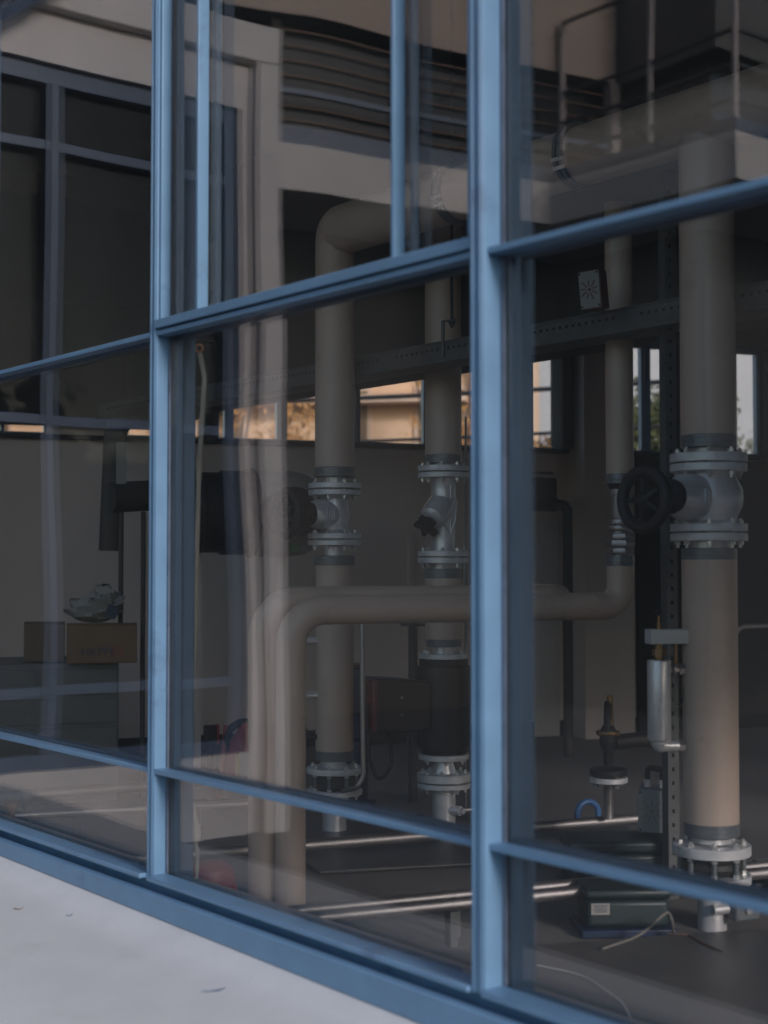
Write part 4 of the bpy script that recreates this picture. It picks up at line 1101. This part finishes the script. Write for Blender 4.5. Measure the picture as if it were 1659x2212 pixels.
bars_ = [(.10, .18), (.265, 1.56), (1.645, 2.80)]
for (a, c) in bars_:
    for (z0, z1) in ((2.38, 2.44), (.80, .86), (-.76, -.70)):
        wf.gbox(TW + .125, TW + .20, a, c, z0, z1)
wfo = wf.build('window', BLUE_OUT, wing, bevel=.004)
MB().gbox(TW + .205, TW + .215, .10, 2.885, -1.17, 2.885).build('pane', GLASS_DIM, wfo)
k = MB().tube([G(TW - .10, 1.10, 2.98), G(TW - .10, 1.72, 3.42)], .05, 4); k.build('steel_brace', BLUE_OUT, wing)

# stepped block farther back with a slab edge, balcony and slatted windows
blk = thing('office_block', 'pale block with balcony slab and slatted windows mirrored in the glass', 'building', G(9.5, 8, -1.68), math.atan2(U.y, U.x))
def ring(pts, z0, z1): 
    return MB().prism([G(t, o, z0) for t, o in pts], (0, 0, z1 - z0))
SLABP = [(9.78, 3.2), (8.87, 9.14), (6.26, 9.14), (6.26, 22), (14, 22), (14, 3.2)]
ring(SLABP, 3.70, 4.17).build('slab_edge', WHITE, blk, bevel=.01)
ring([(9.82, 3.2), (8.91, 9.18), (6.30, 9.18), (6.30, 22), (14, 22), (14, 3.2)], 4.171, 4.32).build('flashing', BLUE_OUT, blk)
UP = [(9.80, 3.2), (8.78, 10.05), (7.25, 10.05), (7.25, 22), (14, 22), (14, 3.2)]
INN = [(10.05, 3.2), (9.03, 10.3), (7.50, 10.3), (7.50, 22), (14, 22), (14, 3.2)]
ring(INN, 4.321, 5.45).build('glazing', DARKGLASS, blk)
ring([(9.80, 3.2), (8.78, 10.05), (9.18, 10.05), (10.2, 3.2)], 5.46, 14.0).build('wall', PINK, blk)  # extra height added above view to hide sky from the glazing
ring([(9.181, 10.08), (7.25, 10.08), (7.25, 22), (14, 22), (14, 10.08)], 5.46, 14.0).build('dark_front', mat('dark_grey_cladding', (.10, .098, .096), .6, var=.1, vs=.8), blk)
ring([(10.21, 3.2), (9.19, 10.04), (14, 10.04), (14, 3.2)], 13.7, 13.99).build('roof', ROOF, blk)
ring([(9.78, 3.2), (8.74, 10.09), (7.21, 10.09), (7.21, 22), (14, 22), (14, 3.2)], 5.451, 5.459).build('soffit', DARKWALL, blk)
def face_bar(k, p, q, dt, z0, z1, th):
    a = G(p[0], p[1], z0); c = G(q[0], q[1], z0); d = (c - a).normalized(); n_ = Vector((-d.y, d.x, 0)) * th
    k.prism([a - n_, c - n_, c + n_, a + n_], (0, 0, z1 - z0))
FA = ((9.84, 3.2), (8.82, 10.0))
for z in (4.42, 4.56, 4.86, 5.01, 5.16, 5.31):
    k = MB(); face_bar(k, FA[0], FA[1], 0, z - .007, z + .007, .010); k.build('slat', WOOD, blk)
for z in (4.71, 4.335):
    k = MB(); face_bar(k, FA[0], FA[1], 0, z - .03, z + .025, .03); k.build('window_rail', BLUE_OUT, blk)
    k = MB(); face_bar(k, (7.25, 10.0), (7.25, 22), 0, z - .03, z + .025, .03); k.build('window_rail', BLUE_OUT, blk)
for (t, o) in ((8.80, 10.02),):
    MB().gbox(t - .05, t + .06, o - .07, o + .07, 4.321, 5.451).build('window_post', RAIL, blk)
for o in (12.2, 15.5):
    MB().gbox(7.22, 7.32, o, o + .14, 4.321, 5.451).build('window_post', BLUE_OUT, blk)
for f in (.18, .40, .62, .84):
    tt = FA[0][0] + (FA[1][0] - FA[0][0]) * f; oo = FA[0][1] + (FA[1][1] - FA[0][1]) * f
    MB().gbox(tt + .04, tt + .12, oo, oo + .09, 4.321, 5.451).build('window_post', DARKWALL, blk)
# dark undercroft
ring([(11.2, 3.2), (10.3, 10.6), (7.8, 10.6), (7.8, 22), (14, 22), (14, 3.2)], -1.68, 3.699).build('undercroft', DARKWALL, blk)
# balcony railing
rl = thing('balcony_railing', 'slim metal railing on the balcony edge of the pale block', 'railing', G(8.8, 9.25, 4.17), math.atan2(U.y, U.x))
for (t, o) in ((8.82, 9.26), (7.57, 9.26), (6.36, 9.26), (6.36, 11.2), (6.36, 13.2)):
    MB().cyl(G(t, o, 4.171), G(t, o, 6.0), .034, seg=12).build('post', RAIL, rl)
    MB().cyl(G(t, o, 4.17), G(t, o, 4.34), .045, seg=12).build('sleeve', RAIL, rl)
for z in (6.0, 5.20, 4.86, 4.52):
    k = MB().tube(fillet([G(8.82, 9.26, z), G(6.36, 9.26, z), G(6.36, 15, z)], .05), .024, 10); k.build('rail', RAILD, rl)

# ------------------------------------------------------------------ beyond the rear windows
hs_ = thing('apartment_house', 'sunlit ochre house seen through the rear windows', 'building', (-3, 26, EYE - 1.68), R(-8))
HX = Vector((math.cos(R(8)), -math.sin(R(8)), 0)); HN = Vector((-math.sin(R(8)), -math.cos(R(8)), 0)); HO = Vector((-2.6, 27, EYE))
def hbox(k, x0, x1, n0, n1, z0, z1):
    f = lambda x, n, z: HO + HX * x + HN * n + Vector((0, 0, z))
    return k.hexa([f(x0, n0, z0), f(x1, n0, z0), f(x1, n1, z0), f(x0, n1, z0), f(x0, n0, z1), f(x1, n0, z1), f(x1, n1, z1), f(x0, n1, z1)])
k = MB(); hbox(k, -9, 5.25, -8, 0, -1.68, 8.5); k.build('wall', OCHRE, hs_)
k = MB(); hbox(k, -9.2, 5.4, -8.2, .4, 8.5, 8.8); k.build('roof', SHUT, hs_)
k = MB(); hbox(k, 4.3, 5.26, 0, .25, -1.68, 8.4); k.build('pilaster', CREAM, hs_)
for z in (1.55, 4.6):
    for x in (-8, -5.6, -3.2, -1.0, 1.4, 3.2):
        k = MB(); hbox(k, x, x + 1.0, .0, .05, z + .1, z + 1.75); f_ = k.build('window', CREAM, hs_)
        k = MB(); hbox(k, x + .08, x + .92, .051, .07, z + .18, z + 1.67); k.build('shutter', SHUT, f_)
for z in (2.95, 4.2):
    k = MB(); hbox(k, -9, 4.2, 0, .6, z, z + .14); k.build('balcony_slab', CREAM, hs_)
    k = MB()
    hbox(k, -9, 4.2, .55, .6, z + .9, z + .96); hbox(k, -9, 4.2, .55, .6, z + .45, z + .48)
    k.build('balcony_rail', SHUT, hs_)

pale = thing('sky_tone_house', 'added pale far house in place of pale sky beyond the right rear windows', 'building', (11.5, 47, EYE - 1.68))  # added to give the right panes the tone of pale sky
MB().obox((11.5, 50, EYE + 3), Vector((6.5, 0, 0)), Vector((0, 4, 0)), Vector((0, 0, 4.68))).build('wall', mat('pale_grey_facade', (.42, .43, .45), .8, var=.05, vs=.4), pale)
MB().prism([(4.6, 45.6, EYE + 7.68), (18.4, 45.6, EYE + 7.68), (18.4, 50, EYE + 10), (4.6, 50, EYE + 10)], (0, 0, .2)).build('roof', SHUT, pale)
for x in (6.5, 9.0, 11.5, 14.0, 16.5):
    f_ = MB().obox((x, 45.98, EYE + 1.2), Vector((.55, 0, 0)), Vector((0, .03, 0)), Vector((0, 0, .8))).build('window', SHUT, pale)
random.seed(77)
kw = MB(); vs = []; fs = []
for i in range(20000):
    a = random.uniform(-28, 70); hh_ = 1 + .35 * math.sin(a * .55) + .2 * math.sin(a * 1.7)
    p = P0 - U * (48 + random.gauss(0, 1.6)) - M * a + Vector((0, 0, EYE - 1.68 + random.uniform(0, 8.5) * hh_ ** .8 * .85))
    q = Vector((random.gauss(0, 1), random.gauss(0, 1), random.gauss(0, 1))).normalized(); r2_ = q.orthogonal().normalized(); sz = random.uniform(.4, .8)
    j = len(vs); vs += [p + q * sz, p + r2_ * sz * .6, p - q * sz, p - r2_ * sz * .6]; fs.append((j, j + 1, j + 2, j + 3))
wd = kw.add(vs, fs).build('distant_wood', LEAF); wd['kind'] = 'stuff'

def tree(x, y, h, r, name, label, m_, n=2600, seed=1, base=.25):
    random.seed(seed)
    t = thing(name, label, 'tree', (x, y, EYE - 1.68))
    b0 = Vector((x, y, EYE - 1.68)); k = MB()
    k.tube([b0, b0 + Vector((.05, 0, h * .3)), b0 + Vector((-.05, .05, h * .7))], [.16, .12, .05], 10)
    cl = []
    for i in range(16):
        a = random.uniform(0, 6.28); q = b0 + Vector((math.cos(a) * r * random.uniform(.2, .8), math.sin(a) * r * random.uniform(.2, .8), h * random.uniform(base + .1, .95)))
        k.tube([b0 + Vector((0, 0, h * random.uniform(.2, .6))), (b0 + q) / 2 + Vector((0, 0, h * .2)), q], [.05, .03, .012], 6); cl.append((q, random.uniform(.25, .5) * r))
    k.build('trunk', BARK, t)
    k = MB(); vs = []; fs = []
    for i in range(n):
        q, cr = random.choice(cl); d = Vector((random.gauss(0, 1), random.gauss(0, 1), random.gauss(0, 1))).normalized() * cr * random.uniform(.3, 1.1)
        p = q + d; s = random.uniform(.03, .075); a = Vector((random.gauss(0, 1), random.gauss(0, 1), random.gauss(0, 1))).normalized(); bb = a.orthogonal().normalized()
        j = len(vs); vs += [p + a * s, p + bb * s * .5, p - a * s, p - bb * s * .5]; fs.append((j, j + 1, j + 2, j + 3))
    k.add(vs, fs).build('crown', m_, t)
GOLD = mat('leaf_gold', (.50, .26, .09), .7, var=.35, vs=3)
tree(-2.5, 23.5, 5.2, 1.5, 'tree', 'golden leaved tree before the ochre house beyond the leftmost rear panes', GOLD, 2600, 21, .3)
tree(1.05, 24.2, 5.4, .9, 'tree', 'slim golden leaved tree before the ochre house behind the middle riser', GOLD, 1500, 22, .3)
for j, (za, zb3, rr) in enumerate(((1.93, 2.16, .028), (1.42, 1.64, .020), (2.34, 2.60, .016))):
    pts = [Vector((-6 + 10 * i / 16, 17.5 - .06 * i, EYE + za + (zb3 - za) * i / 16 - .10 * (1 - (i / 8 - 1) ** 2))) for i in range(17)]
    k = MB().tube(pts, rr, 8); o = k.build('overhead_cable', BLACK)
    tag(o, ['thick dark overhead cable crossing the ochre house', 'lower thin overhead cable crossing the ochre house', 'highest overhead cable crossing the ochre house'][j], 'cable')
tree(2.5, 20, 3.5, .55, 'tree', 'autumn tree with orange leaves beyond the rear window right of the thick post', LEAFO, 2600, 3, .3)
tree(3.8, 20, 4.15, 1.0, 'tree', 'dark olive tree beyond the rear window left of the right riser', LEAF, 6500, 5, .0)
tree(5.6, 22, 3.7, .9, 'tree', 'low bushy tree beyond the rear window right of the right riser', LEAF, 2600, 8, .1)
tree(-.1, 22, 3.75, .8, 'tree', 'small olive tree before the ochre house beyond the rear windows', LEAF, 3000, 11, .3)
